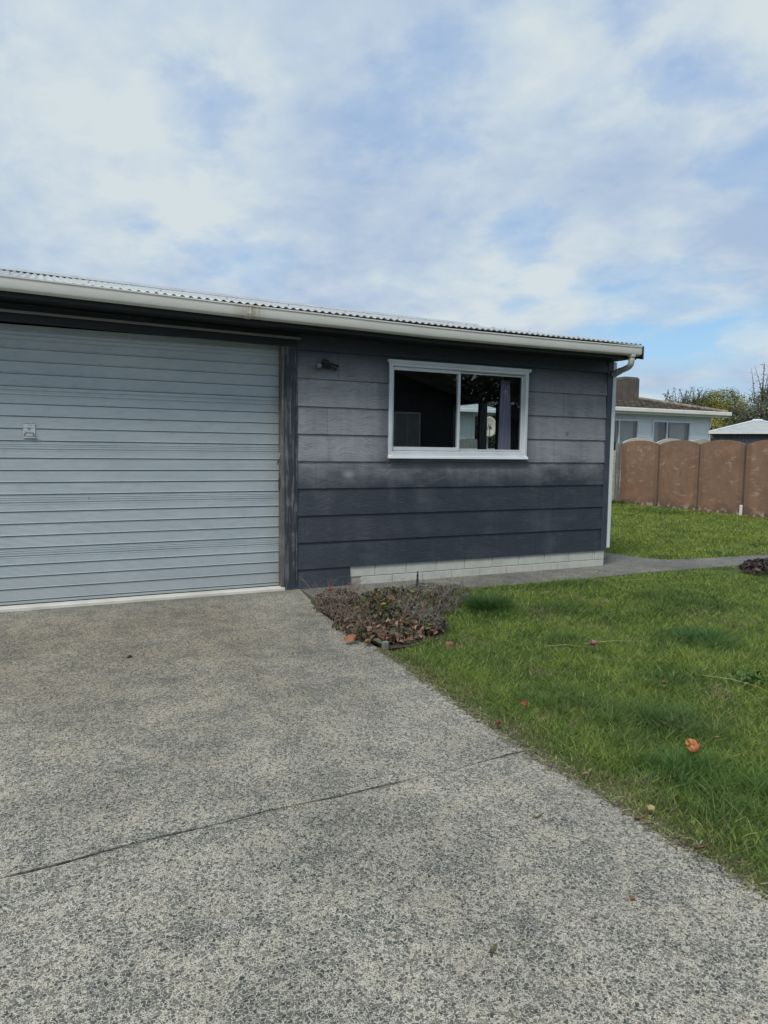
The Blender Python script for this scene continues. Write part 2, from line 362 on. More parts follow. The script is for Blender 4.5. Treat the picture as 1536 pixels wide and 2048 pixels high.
def door_mat():
    m, t, b = mat('roller door paint'); o = t.obj(); sp = t.node('ShaderNodeSeparateXYZ', Vector=o)
    n = t.noise(t.mapping(o, scale=(.9, 1, 2.5)), 1.7, 5, .6); n2 = t.noise(t.mapping(o, scale=(3, 1, 9)), 3, 5, .65)
    c = t.mix(t.range(n, .3, .7), (.37, .43, .475), (.43, .49, .525))
    c = t.mix(t.math('MULTIPLY', t.ramp(n2, [(.5, 0), (.75, 1)]), .35), c, (.26, .29, .30))
    v = t.node('ShaderNodeTexVoronoi', dict(feature='F1'), Vector=t.mapping(o, scale=(1, 1, .7)), Scale=4.).outputs
    k = t.math('MULTIPLY', t.range(t.math('ADD', v['Distance'], t.math('MULTIPLY', n2, .04)), .075, .045), t.math('GREATER_THAN', t.node('ShaderNodeSeparateColor', Color=v['Color']).outputs[0], .8))
    c = t.mix(t.math('MULTIPLY', k, .5), c, (.12, .13, .14))
    c = t.mix(t.math('MULTIPLY', t.range(t.math('ADD', sp.outputs[0], t.math('MULTIPLY', n, .4)), -.10, .12), .6), c, (.34, .33, .28))
    c = t.mix(t.math('MULTIPLY', t.range(t.math('ADD', sp.outputs[2], t.math('MULTIPLY', n2, .5)), .62, .25), .35), c, (.22, .22, .20))
    bump(t, b, t.noise(t.mapping(o, scale=(1, 1, 1.5)), 2.2, 3), .25, .02)
    t.put(b.inputs['Base Color'], c); t.put(b.inputs['Roughness'], t.range(n2, .3, .7, .36, .5)); b.inputs['Metallic'].default_value = .1
    return m
def ground_mat():
    m, t, b = mat('earth under turf'); o = t.obj()
    n = t.noise(o, 3, 5, .6); n2 = t.noise(o, 60, 4, .6)
    c = t.mix(t.range(n2, .35, .65), (.05, .065, .025), (.12, .14, .05))
    c = t.mix(t.range(n, .4, .65), c, (.05, .075, .022))
    t.put(b.inputs['Base Color'], c); b.inputs['Roughness'].default_value = .95; bump(t, b, n2, .8, .02); return m
def soil_mat():
    m, t, b = mat('garden soil'); o = t.obj(); n = t.noise(o, 45, 5, .65)
    t.put(b.inputs['Base Color'], t.mix(t.range(n, .3, .7), (.028, .021, .016), (.085, .066, .05)))
    b.inputs['Roughness'].default_value = .95; bump(t, b, n, 1, .02); return m
def tile_mat():
    m, t, b = mat('brown roof tiles'); o = t.obj(); n = t.noise(o, 3.5, 5, .7); n2 = t.noise(o, 14, 3)
    wv = t.math('SINE', t.math('MULTIPLY', t.node('ShaderNodeSeparateXYZ', Vector=o).outputs[0], 2*math.pi/.3))
    c = t.mix(t.range(t.math('ADD', n, t.math('MULTIPLY', n2, .3)), .45, .8), (.12, .10, .084), (.30, .26, .215))
    c = t.mix(t.range(wv, .75, 1., 0, .5), c, (.06, .05, .042))
    t.put(b.inputs['Base Color'], c); b.inputs['Roughness'].default_value = .85
    bump(t, b, wv, .6, .03); return m

M = dict(siding=siding_mat(), drive=aggregate('exposed aggregate concrete', joint=True),
         pathm=aggregate('exposed aggregate path', (.62, .65, .69), 5., 95), glass=glass_mat(), fence=fence_mat(), gutter=gutter_mat(),
         iron=iron_mat(), door=door_mat(), ground=ground_mat(), soil=soil_mat(), tile=tile_mat())
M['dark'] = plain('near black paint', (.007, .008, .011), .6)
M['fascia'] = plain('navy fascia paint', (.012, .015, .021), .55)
M['corner'] = plain('navy corner paint', (.045, .055, .078), .5, var=.25, scale=3)
M['post'] = weathered('peeling navy post', (.03, .036, .05), (.16, .165, .175), .5)
M['jamb'] = weathered('weathered jamb', (.09, .09, .085), (.19, .19, .175), .5)
M['alu'] = plain('anodised window frame', (.66, .70, .74), .35, .15, .08, 3)
M['sill'] = plain('white window sill', (.80, .84, .90), .4, 0, .06, 3)
M['slot'] = plain('window track rubber', (.05, .05, .05), .7)
M['pipe'] = plain('white downpipe', (.62, .68, .71), .35, 0, .06, 2, dirt=(.45, .46, .42))
M['oldpipe'] = plain('grey elbow paint', (.46, .46, .44), .5, 0, .2, 9, dirt=(.22, .21, .18))
M['block'] = block_mat('pale foundation block', (.52, .53, .49), (.30, .30, .27))
M['mortar'] = plain('mortar', (.33, .33, .30), .9)
M['sillconc'] = plain('pale concrete sill', (.62, .60, .56), .8, 0, .15, 5, .3, 80, dirt=(.32, .30, .26))
M['chrome'] = plain('chrome lock', (.75, .76, .78), .18, 1., .2, 30)
M['steel'] = plain('dull steel', (.42, .40, .37), .45, .6)
M['rail'] = plain('weathered head flashing', (.23, .23, .22), .5, .2, .2, 4)
M['black'] = plain('black plastic', (.012, .012, .013), .35)
M['lens'] = plain('lamp glass', (.16, .17, .18), .15, .2)
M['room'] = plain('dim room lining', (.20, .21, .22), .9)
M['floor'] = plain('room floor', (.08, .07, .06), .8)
M['curtain'] = plain('lavender curtain', (.42, .38, .52), .9, 0, .08, 4)
M['net'] = plain('net curtain', (.42, .44, .43), .9, 0, .1, 4)
M['housepaint'] = plain('pale blue weatherboard', (.76, .84, .87), .6, 0, .05, 1.5)
M['whitepaint'] = plain('white house paint', (.66, .74, .74), .6, 0, .05, 1.5)
M['creamgutter'] = plain('cream neighbour gutter', (.70, .69, .63), .5, 0, .08, 4, dirt=(.42, .42, .38))
M['soffit'] = plain('soffit', (.40, .43, .42), .7)
M['conc'] = plain('weathered chimney concrete', (.095, .082, .070), .95, 0, .35, 3.5, .5, 30, dirt=(.055, .05, .045))
M['paling'] = weathered('grey paling', (.17, .18, .175), (.29, .29, .27), .5)
M['paleblock'] = plain('pale block fence', (.50, .49, .43), .9, 0, .15, 4, .3, 60, dirt=(.33, .33, .28))
M['palefence'] = plain('pale arched concrete', (.52, .50, .44), .85, 0, .14, 4, dirt=(.34, .34, .30))
M['shedroof'] = plain('white shed roof', (.36, .385, .39), .5, 0, .1, 3, dirt=(.45, .46, .44))
M['navysheet'] = plain('navy shed cladding', (.045, .055, .075), .5)
M['dish'] = plain('satellite dish grey', (.46, .42, .36), .5, 0, .1, 8)
M['bark'] = plain('bark', (.10, .08, .06), .9, 0, .3, 12, .6, 40)
M['twig'] = plain('dry twig', (.20, .17, .145), .85, 0, .3, 30)
M['redtwig'] = plain('reddish twig', (.19, .135, .11), .8, 0, .3, 30)
M['leaf'] = leaf_mat('foliage')
M['grass'] = leaf_mat('grass blades', .5, .38, .3)
M['dry'] = leaf_mat('fallen leaf', .7, .15, .2)
M['brick'] = plain('orange brick', (.22, .12, .075), .9, 0, .2, 20, .4, 60)
M['edging'] = plain('concrete chip', (.15, .16, .14), .9, 0, .2, 20, .4, 60)
M['darksiding'] = plain('dark house paint', (.05, .055, .065), .6, 0, .15, 1.5)

# ------------------------------------------------------------------ ground, driveway, path
g = MB()
g.face([(-400, -400, -.03), (400, -400, -.03), (400, 400, -.03), (-400, 400, -.03)])
tag(g.build('ground', M['ground']), kind='structure')
rng = random.Random(5)
EDGE = [(-14, -.21), (-7, -.21), (-5.7, -.212), (-5.18, -.219), (-4.35, -.235), (-3.57, -.20), (-2.5, -.15), (-1.6, -.16), (-.95, -.12), (-.5, -.02)]
def edge_x(y):
    return float(np.interp(y, [p[0] for p in EDGE], [p[1] for p in EDGE]))
def slab(mb, pts, z0, z1):
    mb.face([(x, y, z1) for x, y in pts])
    for (a, b_) in zip(pts, pts[1:] + pts[:1]):
        mb.face([(a[0], a[1], z0), (b_[0], b_[1], z0), (b_[0], b_[1], z1), (a[0], a[1], z1)])
d = MB()
xs = [(-9 + k * (8.77 / 260)) for k in range(261)]
def jl(x): return -4.52 + .066 * (x + 2.6) / 2.34 * 1.6 + .012 * math.sin(x * 3.1 + 1) + .006 * math.sin(x * 11)
jn = []; jf = []
for x in xs:
    gap = .006 + .005 * rng.random() + .006 * max(0, math.sin(x * 2.3 + .4)) * rng.random()
    if -.95 < x < -.55: gap = .0022 + .001 * rng.random()
    y = jl(x) + rng.uniform(-.0025, .0025)
    jn.append((x, y - gap / 2)); jf.append((x, y + gap / 2))
eys = [-14 + .05 * k for k in range(int(13.5 / .05))]
near_edge = [(edge_x(y) + rng.uniform(-.008, .008), y) for y in eys if y < jn[-1][1] - .03]
far_edge = [(edge_x(y) + rng.uniform(-.008, .008), y) for y in eys if y > jf[-1][1] + .03]
slab(d, [(-9, -14)] + near_edge + list(reversed(jn)), -.09, 0)
slab(d, jf + far_edge + [(-.02, -.46), (.05, -.004), (-9, -.004)], -.09, 0)
d.m = 1; d.face([(-9, -4.9, -.012), (-.24, -4.9, -.012), (-.24, -4.1, -.012), (-9, -4.1, -.012)])
tag(d.build('driveway', [M['drive'], M['soil']], fix=False), kind='structure')
# path beside the wall, round the corner and off to the right
pa = MB()
near = [(.05, -.46)] + [(x, -.66 + .03 * math.sin(x * 1.7) + rng.uniform(-.008, .008)) for x in np.arange(.1, 6.6, .08)] + [(x, -.66 - .02 * (x - 6.6) ** 1.2) for x in np.arange(6.6, 14, .3)]
far = [(14, -.62), (11, -.42), (9, -.25), (7.53, -.12), (6.6, -.06), (6.0, -.02), (5.62, .06), (5.40, .35), (5.28, .85), (5.24, 1.6), (5.24, 9)]
slab(pa, near + far + [(4.33, 9), (4.33, -.004), (.05, -.004)], -.08, -.003)
tag(pa.build('path', M['pathm'], fix=False), kind='structure')
so_ = MB()
BED = [(-.10, -2.46), (-.12, -1.6), (-.10, -.95), (.02, -.5), (.5, -.655), (1.0, -.66), (1.48, -.68), (1.42, -1.2), (1.0, -1.6), (.72, -1.95), (.5, -2.34), (.1, -2.46)]
so_.face([(x, y, -.006) for x, y in BED])
tag(so_.build('garden_bed_soil', M['soil']), kind='structure')

# ------------------------------------------------------------------ garage
GX0, GX1, GD = -5.6, 4.35, 6.82
garage = empty('garage', (0, 0, 0), 'low navy weatherboard garage with corrugated iron roof and wide roller door', 'garage')
ROWS = [-.0825, .21, .5025, .795, 1.0875, 1.38, 1.6725, 1.965, 2.2575, 2.55, 2.8425, 3.135, 3.4275, 3.72]
def boards(mb, to, u0, u1, zb, zt, holes=(), rows=ROWS, proud=.011, zlim=None):
    """lapped boards; to(u, depth, z) -> point, depth is outward"""
    for r0, r1 in zip(rows, rows[1:]):
        a, b_ = max(r0, zb), min(r1, zt)
        if b_ - a < 1e-4: continue
        zc_ = sorted({a, b_} | ({gz_ for gz_ in (r1 - .006, r1 - .0058) if proud > .0155 and a < gz_ < b_}) | {h[2] for h in holes if a < h[2] < b_} | {h[3] for h in holes if a < h[3] < b_})
        for z0, z1 in zip(zc_, zc_[1:]):
            zm = (z0 + z1) / 2; segs = [(u0, u1)]
            for h in holes:
                if h[2] < zm < h[3]:
                    segs = [q for s0, s1 in segs for q in ((s0, min(s1, h[0])), (max(s0, h[1]), s1)) if q[1] - q[0] > 1e-4]
            gz = r1 - .006 if proud > .0155 else r1; dp = lambda z: (proud * (1 - (z - r0) / (r1 - r0)) + .002) if z < gz + 1e-6 else -.006
            for s0, s1 in segs:
                if zlim:
                    s0a, s1a = max(s0, zlim(z1)[0]), min(s1, zlim(z1)[1]); s0b, s1b = max(s0, zlim(z0)[0]), min(s1, zlim(z0)[1])
                    if s1a <= s0a: continue
                else: s0a = s0b = s0; s1a = s1b = s1
                mb.face([to(s0b, dp(z0), z0), to(s1b, dp(z0), z0), to(s1a, dp(z1), z1), to(s0a, dp(z1), z1)])
                if abs(z0 - r0) < 1e-5: mb.face([to(s0b, 0, z0), to(s1b, 0, z0), to(s1b, dp(z0), z0), to(s0b, dp(z0), z0)])
frontto = lambda u, dd, z: (u, -dd, z)
DX0, DX1, DZ = -4.95, -.15, 2.60
WN = (1.10, 2.99, 1.45, 2.49)
SIDEW = (2.42, 3.85, 1.25, 2.37)
EAVE_Y, EAVE_Z, RIDGE_Y, RIDGE_Z = -.43, 2.868, 3.41, 3.70
SL = (RIDGE_Z - EAVE_Z) / (RIDGE_Y - EAVE_Y)
def sag(x, y=0): return float(np.interp(x, [-5.6, -2.7, -1.45, -.6, .35, 1.5, 2.5, 3.4, 4.4], [.10, .056, .031, .013, 0, -.018, -.018, -.014, -.008]))
def sagr(x, y):
    f = max(0, 1 - abs(y - RIDGE_Y)/3.84); a = float(np.interp(x, [-5.6, -2.85, .4, 4.5], [.09, .055, 0, -.048]))
    b_ = float(np.interp(x, [-5.6, -2.7, -1.45, .35, 1.5, 4.4], [.05, .026, .016, .0, -.010, -.004])); return b_*(1-f) + a*f
fw = MB()
boards(fw, frontto, .0, 4.28, .21, 2.80, [WN], proud=.0156)
boards(fw, frontto, .0, .645, .0, .2099, proud=.0156)
boards(fw, frontto, GX0, DX0 - .12, .0, 2.80)
boards(fw, frontto, DX0 - .12, 0., 2.66, 2.80)
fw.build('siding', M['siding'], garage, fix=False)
sw = MB()
gl = lambda z: ((z - 2.88) / SL * 1. - .05 if z > 2.88 else -9, 2 * RIDGE_Y - (z - 2.88) / SL + .05 if z > 2.88 else 99)
boards(sw, lambda u, dd, z: (GX1 + dd, u, z), .04, GD, .21, 3.66, [SIDEW], zlim=gl)
boards(sw, lambda u, dd, z: (GX0 - dd, u, z), .0, GD, .0, 3.66, zlim=gl)
boards(sw, lambda u, dd, z: (u, GD + dd, z), GX0, GX1, .0, 2.85)
s_ = sw.build('siding', M['siding'], garage, fix=False); s_['label'] = 'siding of the side and rear walls'
# foundation blocks with recessed joints
fd = MB()
fd.m = 1; fd.box((.60, .012, -.06), (4.345, .10, .205)); fd.box((4.25, .10, -.06), (4.342, GD, .205)); fd.m = 0
x = .40 - .4 + .0
bx0 = .9556 - .4
k = 0
while bx0 + k * .4 < 4.3:
    a = max(bx0 + k * .4 + .004, .646); b_ = min(bx0 + (k + 1) * .4 - .004, 4.19)
    if b_ - a > .03: fd.box((a, .002, .088), (b_, .05, .208), .003)
    a = max(bx0 + (k + .55) * .4 + .004, .646); b_ = min(bx0 + (k + 1.55) * .4 - .004, 4.345)
    if b_ - a > .03: fd.box((a, -.002, -.05), (b_, .05, .081), .003)
    k += 1
fd.box((4.198, .000, .088), (4.350, .09, .208), .003)
k = 0
while .1 + k * .4 < GD:
    fd.box((4.30, .10 + k * .4 + .004, .088), (4.350, .10 + (k + 1) * .4 - .004, .208), .003); fd.box((4.30, max(.052, .10 + k * .4 - .2), -.05), (4.348, .10 + (k + 1) * .4 - .208, .081), .003); k += 1
fd.build('foundation', [M['block'], M['mortar']], garage)
cb = MB(); cb.box((4.279, -.022, .215), (4.352, .0, 2.72), .003); cb.box((4.354, -.022, .215), (4.366, .03, 2.72), .003)
cb.build('corner_board', M['corner'], garage)
# eave: soffit and fascia
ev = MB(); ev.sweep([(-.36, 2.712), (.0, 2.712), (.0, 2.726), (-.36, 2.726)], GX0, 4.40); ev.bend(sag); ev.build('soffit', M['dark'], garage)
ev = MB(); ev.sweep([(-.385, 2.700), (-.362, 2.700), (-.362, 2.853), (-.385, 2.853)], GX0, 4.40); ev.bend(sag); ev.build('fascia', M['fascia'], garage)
# door frame
dp = MB(); dp.box((-.118, -.030, -.02), (-.004, .0, 2.62), .004); dp.box((-.018, -.024, .0), (.018, .004, 2.60), .002)
dp.build('door_post', M['post'], garage)
dp = MB(); dp.box((DX0 - .15, -.03, -.02), (DX0 - .03, .0, 2.62), .004); dp.build('door_post', M['post'], garage)
jb = MB(); jb.box((-.150, -.012, .03), (-.119, .19, 2.60), .003); jb.build('door_jamb', M['jamb'], garage)
jb = MB(); jb.box((DX0 - .03, -.012, .03), (DX0, .19, 2.60), .003); jb.build('door_jamb', M['jamb'], garage)
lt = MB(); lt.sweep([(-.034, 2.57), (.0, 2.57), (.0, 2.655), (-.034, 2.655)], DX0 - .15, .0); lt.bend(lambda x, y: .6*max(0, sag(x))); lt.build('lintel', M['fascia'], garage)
rl = MB(); rl.sweep([(-.075, 2.655), (-.002, 2.658), (-.002, 2.668), (-.079, 2.664), (-.079, 2.640), (-.073, 2.640)], DX0 - .3, .03); rl.bend(lambda x, y: .6*max(0, sag(x)))
rl.build('head_flashing', M['rail'], garage)
th = MB(); th.box((DX0 - .1, -.035, -.03), (-.119, .30, .030), .006); th.build('door_sill', M['sillconc'], garage)
# roller door curtain
DY = .10
prof = []      # (depth, z) outward positive
z = .062; zt = 2.60; per = .495
def fineribs(z0, z1, base=0.):
    n = max(2, round((z1 - z0) / .0105))
    for i in range(n):
        a = z0 + (z1 - z0) * i / n; h = (z1 - z0) / n
        prof.extend([(base, a), (base + .0016, a + h * .35), (base + .0016, a + h * .65)])
while z < zt:
    for hgt, sub in ((.112, 0), (.112, 0), (.112, 0), (.159, 1)):
        z1 = z + hgt
        prof.extend([(-.009, z), (-.009, z + .005), (.002, z + .008), (.010, z + .011), (.010, z + .014), (0, z + .020)])
        if sub:
            m1 = z + .070
            fineribs(z + .020, m1)
            prof.extend([(0, m1), (.003, m1 + .003), (.003, m1 + .010), (-.006, m1 + .014), (-.006, m1 + .018), (0, m1 + .022)])
            fineribs(m1 + .022, m1 + .046)
            prof.extend([(.004, m1 + .048), (.004, m1 + .054), (-.004, m1 + .058), (0, m1 + .062)])
            fineribs(m1 + .062, z1 - .003)
        else:
            fineribs(z + .020, z1 - .003)
        prof.append((0, z1 - .001)); z = z1
dr = MB()
prof = [(p, q) for p, q in prof if q < zt]
i0 = len(dr.v)
for p, q in prof: dr.v += [(DX0 - .02, DY - p, q), (-.152, DY - p, q)]
for i in range(len(prof) - 1): dr.f.append((i0 + 2*i, i0 + 2*i + 1, i0 + 2*i + 3, i0 + 2*i + 2)); dr.mi.append(0)
dr.box((DX0 - .02, DY - .012, .040), (-.152, DY + .02, .0615), .002)
door = dr.build('roller_door', M['door'], garage, fix=False)
bs = MB(); bs.m = 0
bs.box((DX0 - .02, DY - .006, .0305), (-.152, DY + .016, .0395)); bs.build('bottom_seal', M['black'], door)
rv = MB()
for cx_ in (-2.40, -1.52, -.78):
    zz = .062
    while zz < 2.5:
        for hgt in (.112, .112, .112, .159):
            zz += hgt
            if zz < 2.55: rv.box((cx_ - .005, DY - .0035, zz + .004), (cx_ + .005, DY - .001, zz + .012))
rv.build('rivet', M['steel'], door)['kind'] = 'stuff'
# lock
LX, LZ = -2.53, 1.645
lk = MB()
lk.box((LX - .052, DY - .010, LZ - .05), (LX + .052, DY - .002, LZ + .058), .003)
lk.box((LX - .052, DY - .016, LZ + .050), (LX + .052, DY - .008, LZ + .066), .003)
lk.box((LX - .052, DY - .020, LZ - .066), (LX + .052, DY - .006, LZ - .050), .003)
lock = lk.build('lock', M['chrome'], door)
lh = MB(); lh.tube([(LX - .040, DY - .012, LZ - .043), (LX - .030, DY - .045, LZ - .016), (LX + .030, DY - .045, LZ - .016), (LX + .040, DY - .012, LZ - .043)], [.007, .009, .009, .007], 8)
lh.tube([(LX, DY - .008, LZ + .018), (LX, DY - .034, LZ + .018)], .014, 14); lh.build('handle', M['steel'], lock, smooth=False)
kh = MB(); kh.box((LX - .002, DY - .036, LZ + .010), (LX + .002, DY - .0335, LZ + .026)); kh.build('keyhole', M['black'], lock)
# strap and loop by the right jamb
st = MB(); st.tube([(-.150, .06, 1.46), (-.168, .04, 1.40), (-.182, .05, 1.34)], .005, 6)
st.tube([(-.150, .07, 1.245), (-.166, .045, 1.235), (-.170, .045, 1.10), (-.160, .06, 1.06), (-.155, .05, 1.10), (-.155, .045, 1.20)], .0035, 6)
st.build('pull_strap', M['black'], door)

# front window
def window(parent, X0, X1, Z0, Z1, to, name='window'):
    pass
wf = MB()
X0, X1, Z0, Z1 = 1.092, 3.000, 1.445, 2.495
fwid = .042
def frame(mb, x0, x1, z0, z1, wl, wr, wb, wt, y0, y1, bev=.003):
    mb.box((x0, y0, z0), (x0 + wl, y1, z1), bev); mb.box((x1 - wr, y0, z0), (x1, y1, z1), bev)
    mb.box((x0 + wl, y0 + .001, z0), (x1 - wr, y1, z0 + wb), bev); mb.box((x0 + wl, y0 + .001, z1 - wt), (x1 - wr, y1, z1), bev)
frame(wf, X0, X1, Z0, Z1, .040, .040, .050, .045, -.034, .07)
wf.box((X0 + .04, -.006, Z0 + .05), (X1 - .04, .006, Z0 + .062), .002); wf.box((X0 + .04, .0, Z1 - .052), (X1 - .04, .006, Z1 - .045))
win = wf.build('window', M['alu'], garage)
hf = MB(); hf.box((X0 - .022, -.052, Z1 - .002), (X1 + .024, -.004, Z1 + .024), .003); hf.box((X0 - .016, -.044, Z1 - .014), (X1 + .018, -.0345, Z1 - .002)); hf.build('head_flashing', M['alu'], win)
sl_ = MB(); sl_.box((X0 - .004, -.062, Z0 - .030), (X1 + .004, .0, Z0 + .004), .004); sl_.build('sill', M['sill'], win)
MX = 2.018
sa = MB(); frame(sa, X0 + .042, MX + .014, Z0 + .064, Z1 - .054, .022, .030, .040, .032, -.012, .014, .002)
sash = sa.build('sash', M['alu'], win); sash['label'] = 'front sliding sash on the left'
sb = MB(); frame(sb, MX - .012, X1 - .042, Z0 + .064, Z1 - .054, .026, .022, .022, .020, .018, .040, .002); s2_ = sb.build('sash', M['alu'], win); s2_['label'] = 'rear fixed sash on the right'
tk = MB(); tk.box((X0 + .05, .006, Z0 + .052), (X1 - .05, .017, Z0 + .063)); tk.box((MX + .0142, .0, Z0 + .07), (MX + .0162, .017, Z1 - .06)); tk.box((X0 + .041, -.0345, Z0 + .002), (X1 - .041, -.0335, Z0 + .006)); tk.build('track', M['slot'], win)
def pane(x0, x1, z0, z1, y, par, name='pane'):
    p = MB(); p.face([(x0, y, z0), (x1, y, z0), (x1, y, z1), (x0, y, z1)]); return p.build(name, M['glass'], par, fix=False)
pane(X0 + .062, MX - .014, Z0 + .102, Z1 - .084, .002, win); pane(MX + .012, X1 - .062, Z0 + .084, Z1 - .072, .030, win)
# side window (seen through the front one)
sd_ = MB()
for a, b_ in ((SIDEW[0], SIDEW[0] + .05), (SIDEW[1] - .05, SIDEW[1]), (2.93, 2.99)): sd_.box((4.24, a, SIDEW[2]), (4.39, b_, SIDEW[3]), .003)
for a, b_ in ((SIDEW[2], SIDEW[2] + .05), (SIDEW[3] - .05, SIDEW[3])): sd_.box((4.241, SIDEW[0] + .05, a), (4.389, SIDEW[1] - .05, b_), .003)
swn = sd_.build('window', M['fascia'], garage); swn['label'] = 'window in the side wall'
p = MB(); p.face([(4.33, SIDEW[0], SIDEW[2]), (4.33, SIDEW[1], SIDEW[2]), (4.33, SIDEW[1], SIDEW[3]), (4.33, SIDEW[0], SIDEW[3])]); p.build('pane', M['glass'], swn, fix=False)
# room lining
rm = MB(); rx0, rx1, ry0, ry1, rz0, rz1 = .08, 4.24, .10, 6.70, .15, 2.66
def quad_hole(mb, to, u0, u1, v0, v1, h):
    for (a, b_, c_, e_) in ((u0, h[0], v0, v1), (h[1], u1, v0, v1), (h[0], h[1], v0, h[2]), (h[0], h[1], h[3], v1)):
        mb.face([to(a, c_), to(b_, c_), to(b_, e_), to(a, e_)])
quad_hole(rm, lambda u, v: (u, ry0, v), rx0, rx1, rz0, rz1, WN)
quad_hole(rm, lambda u, v: (rx1, u, v), ry0, ry1, rz0, rz1, SIDEW)
rm.face([(rx0, ry0, rz0), (rx0, ry1, rz0), (rx0, ry1, rz1), (rx0, ry0, rz1)])
rm.face([(rx0, ry1, rz0), (rx1, ry1, rz0), (rx1, ry1, rz1), (rx0, ry1, rz1)])
rm.face([(rx0, ry0, rz1), (rx1, ry0, rz1), (rx1, ry1, rz1), (rx0, ry1, rz1)])
rm.m = 1; rm.face([(rx0, ry0, rz0), (rx1, ry0, rz0), (rx1, ry1, rz0), (rx0, ry1, rz0)])
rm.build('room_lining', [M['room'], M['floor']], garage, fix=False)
# roof: corrugated sheets
def corr(mb, xa, xb, y0, z0, y1, z1, pitch=.0762, amp=.0095, spp=8):
    n = int((xb - xa) / pitch * spp); dx = pitch / spp; i = len(mb.v)
    for k in range(n + 1):
        x_ = xa + k * dx; h = amp * math.cos(2 * math.pi * k / spp)
        mb.v += [(x_, y0, z0 + h), (x_, y1, z1 + h)]
    for k in range(n): mb.f.append((i + 2*k, i + 2*k + 2, i + 2*k + 3, i + 2*k + 1)); mb.mi.append(mb.m)
rf = MB()
corr(rf, GX0 - .05, 4.44, EAVE_Y, EAVE_Z + .012, RIDGE_Y, RIDGE_Z + .012)
corr(rf, GX0 - .05, 4.44, 2*RIDGE_Y - EAVE_Y, EAVE_Z + .012, RIDGE_Y, RIDGE_Z + .012)
rf.bend(sagr)
roof = rf.build('roof', M['iron'], garage, smooth=True, fix=False)
sm_ = roof.modifiers.new('sheet thickness', 'SOLIDIFY'); sm_.thickness = .0015
uc = MB(); uc.sweep([(-.362, 2.853), (RIDGE_Y, RIDGE_Z - .012), (2*RIDGE_Y + .362, 2.853), (2*RIDGE_Y + .362, 2.80), (RIDGE_Y, RIDGE_Z - .08), (-.362, 2.80)], GX0, 4.398)
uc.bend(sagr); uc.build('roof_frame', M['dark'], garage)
rc = MB(); rc.sweep([(RIDGE_Y - .17, RIDGE_Z + .012 - .17*SL + .012), (RIDGE_Y - .05, RIDGE_Z + .026), (RIDGE_Y - .02, RIDGE_Z + .052), (RIDGE_Y + .02, RIDGE_Z + .052), (RIDGE_Y + .05, RIDGE_Z + .026), (RIDGE_Y + .17, RIDGE_Z + .024 - .17*SL), (RIDGE_Y, RIDGE_Z + .012)], GX0 - .05, 4.45)
rc.bend(sagr); rc.build('ridge_cap', M['iron'], roof)
for x_ in (4.405, GX0 - .02):
    bgd = MB()
    pr_ = [(-.47, 2.853), (RIDGE_Y, RIDGE_Z + .010), (2*RIDGE_Y + .47, 2.853), (2*RIDGE_Y + .47, 2.69), (RIDGE_Y, RIDGE_Z - .16), (-.47, 2.69)]
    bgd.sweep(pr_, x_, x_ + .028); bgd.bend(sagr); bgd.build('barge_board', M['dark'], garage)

sc_ = MB()
for k in range(44):
    x_ = GX0 + .2 + k * .2286
    for yy in ((.5, 3.1) if k % 3 == 0 else (1.9,)):
        zz = EAVE_Z + .022 + (yy - EAVE_Y) * SL; sc_.box((x_ - .006, yy - .006, zz), (x_ + .006, yy + .006, zz + .012))
sc_.bend(sagr)
sc_.build('roofing_screw', M['steel'], roof)['kind'] = 'stuff'
# gutter
gp = [(-.388, 2.842), (-.388, 2.752), (-.398, 2.738), (-.425, 2.733), (-.452, 2.736), (-.474, 2.750), (-.482, 2.772), (-.482, 2.832), (-.490, 2.838), (-.490, 2.850), (-.478, 2.852),
      (-.476, 2.846), (-.478, 2.774), (-.470, 2.754), (-.450, 2.741), (-.425, 2.738), (-.400, 2.742), (-.392, 2.756), (-.392, 2.842)]
gt = MB(); gt.sweep(gp, GX0 - .02, 4.386, cap=False)
gt.face([(4.386, y, z) for y, z in gp[:11]]); gt.face([(4.389, y, z) for y, z in gp[:11]])
gt.bend(sag)
gut = smooth_by_angle(gt.build('gutter', M['gutter'], garage), 35)
br_ = MB()
gb = [(-.385, 2.742), (-.39, 2.745), (-.400, 2.733), (-.426, 2.728), (-.454, 2.731), (-.478, 2.747), (-.487, 2.770), (-.487, 2.835), (-.494, 2.838), (-.494, 2.853), (-.480, 2.855), (-.483, 2.84), (-.4835, 2.77), (-.475, 2.749), (-.452, 2.7345), (-.425, 2.7315), (-.40, 2.736)]
br_.sweep(gb, -.645, -.600); br_.bend(sag); br_.build('joiner', M['gutter'], gut)
# downpipe
ds = MB(); ds.tube([(4.27, -.432, 2.737), (4.27, -.432, 2.712), (4.27, -.432, 2.709), (4.27, -.432, 2.665)], [.052, .052, .038, .038], 16)
dpipe = MB(); dpipe.box((4.371, -.016, .235), (4.437, .050, 2.70), .008)
dpo = smooth_by_angle(dpipe.build('downpipe', M['pipe'], garage))
ds.tube([(4.27, -.432, 2.68), (4.27, -.430, 2.645), (4.274, -.415, 2.618), (4.283, -.385, 2.600), (4.30, -.33, 2.588), (4.392, .0, 2.548)], .037, 16)
ds.tube([(4.335, -.17, 2.566), (4.400, .035, 2.534)], .043, 16)
eb = smooth_by_angle(ds.build('elbow', M['oldpipe'], dpo))

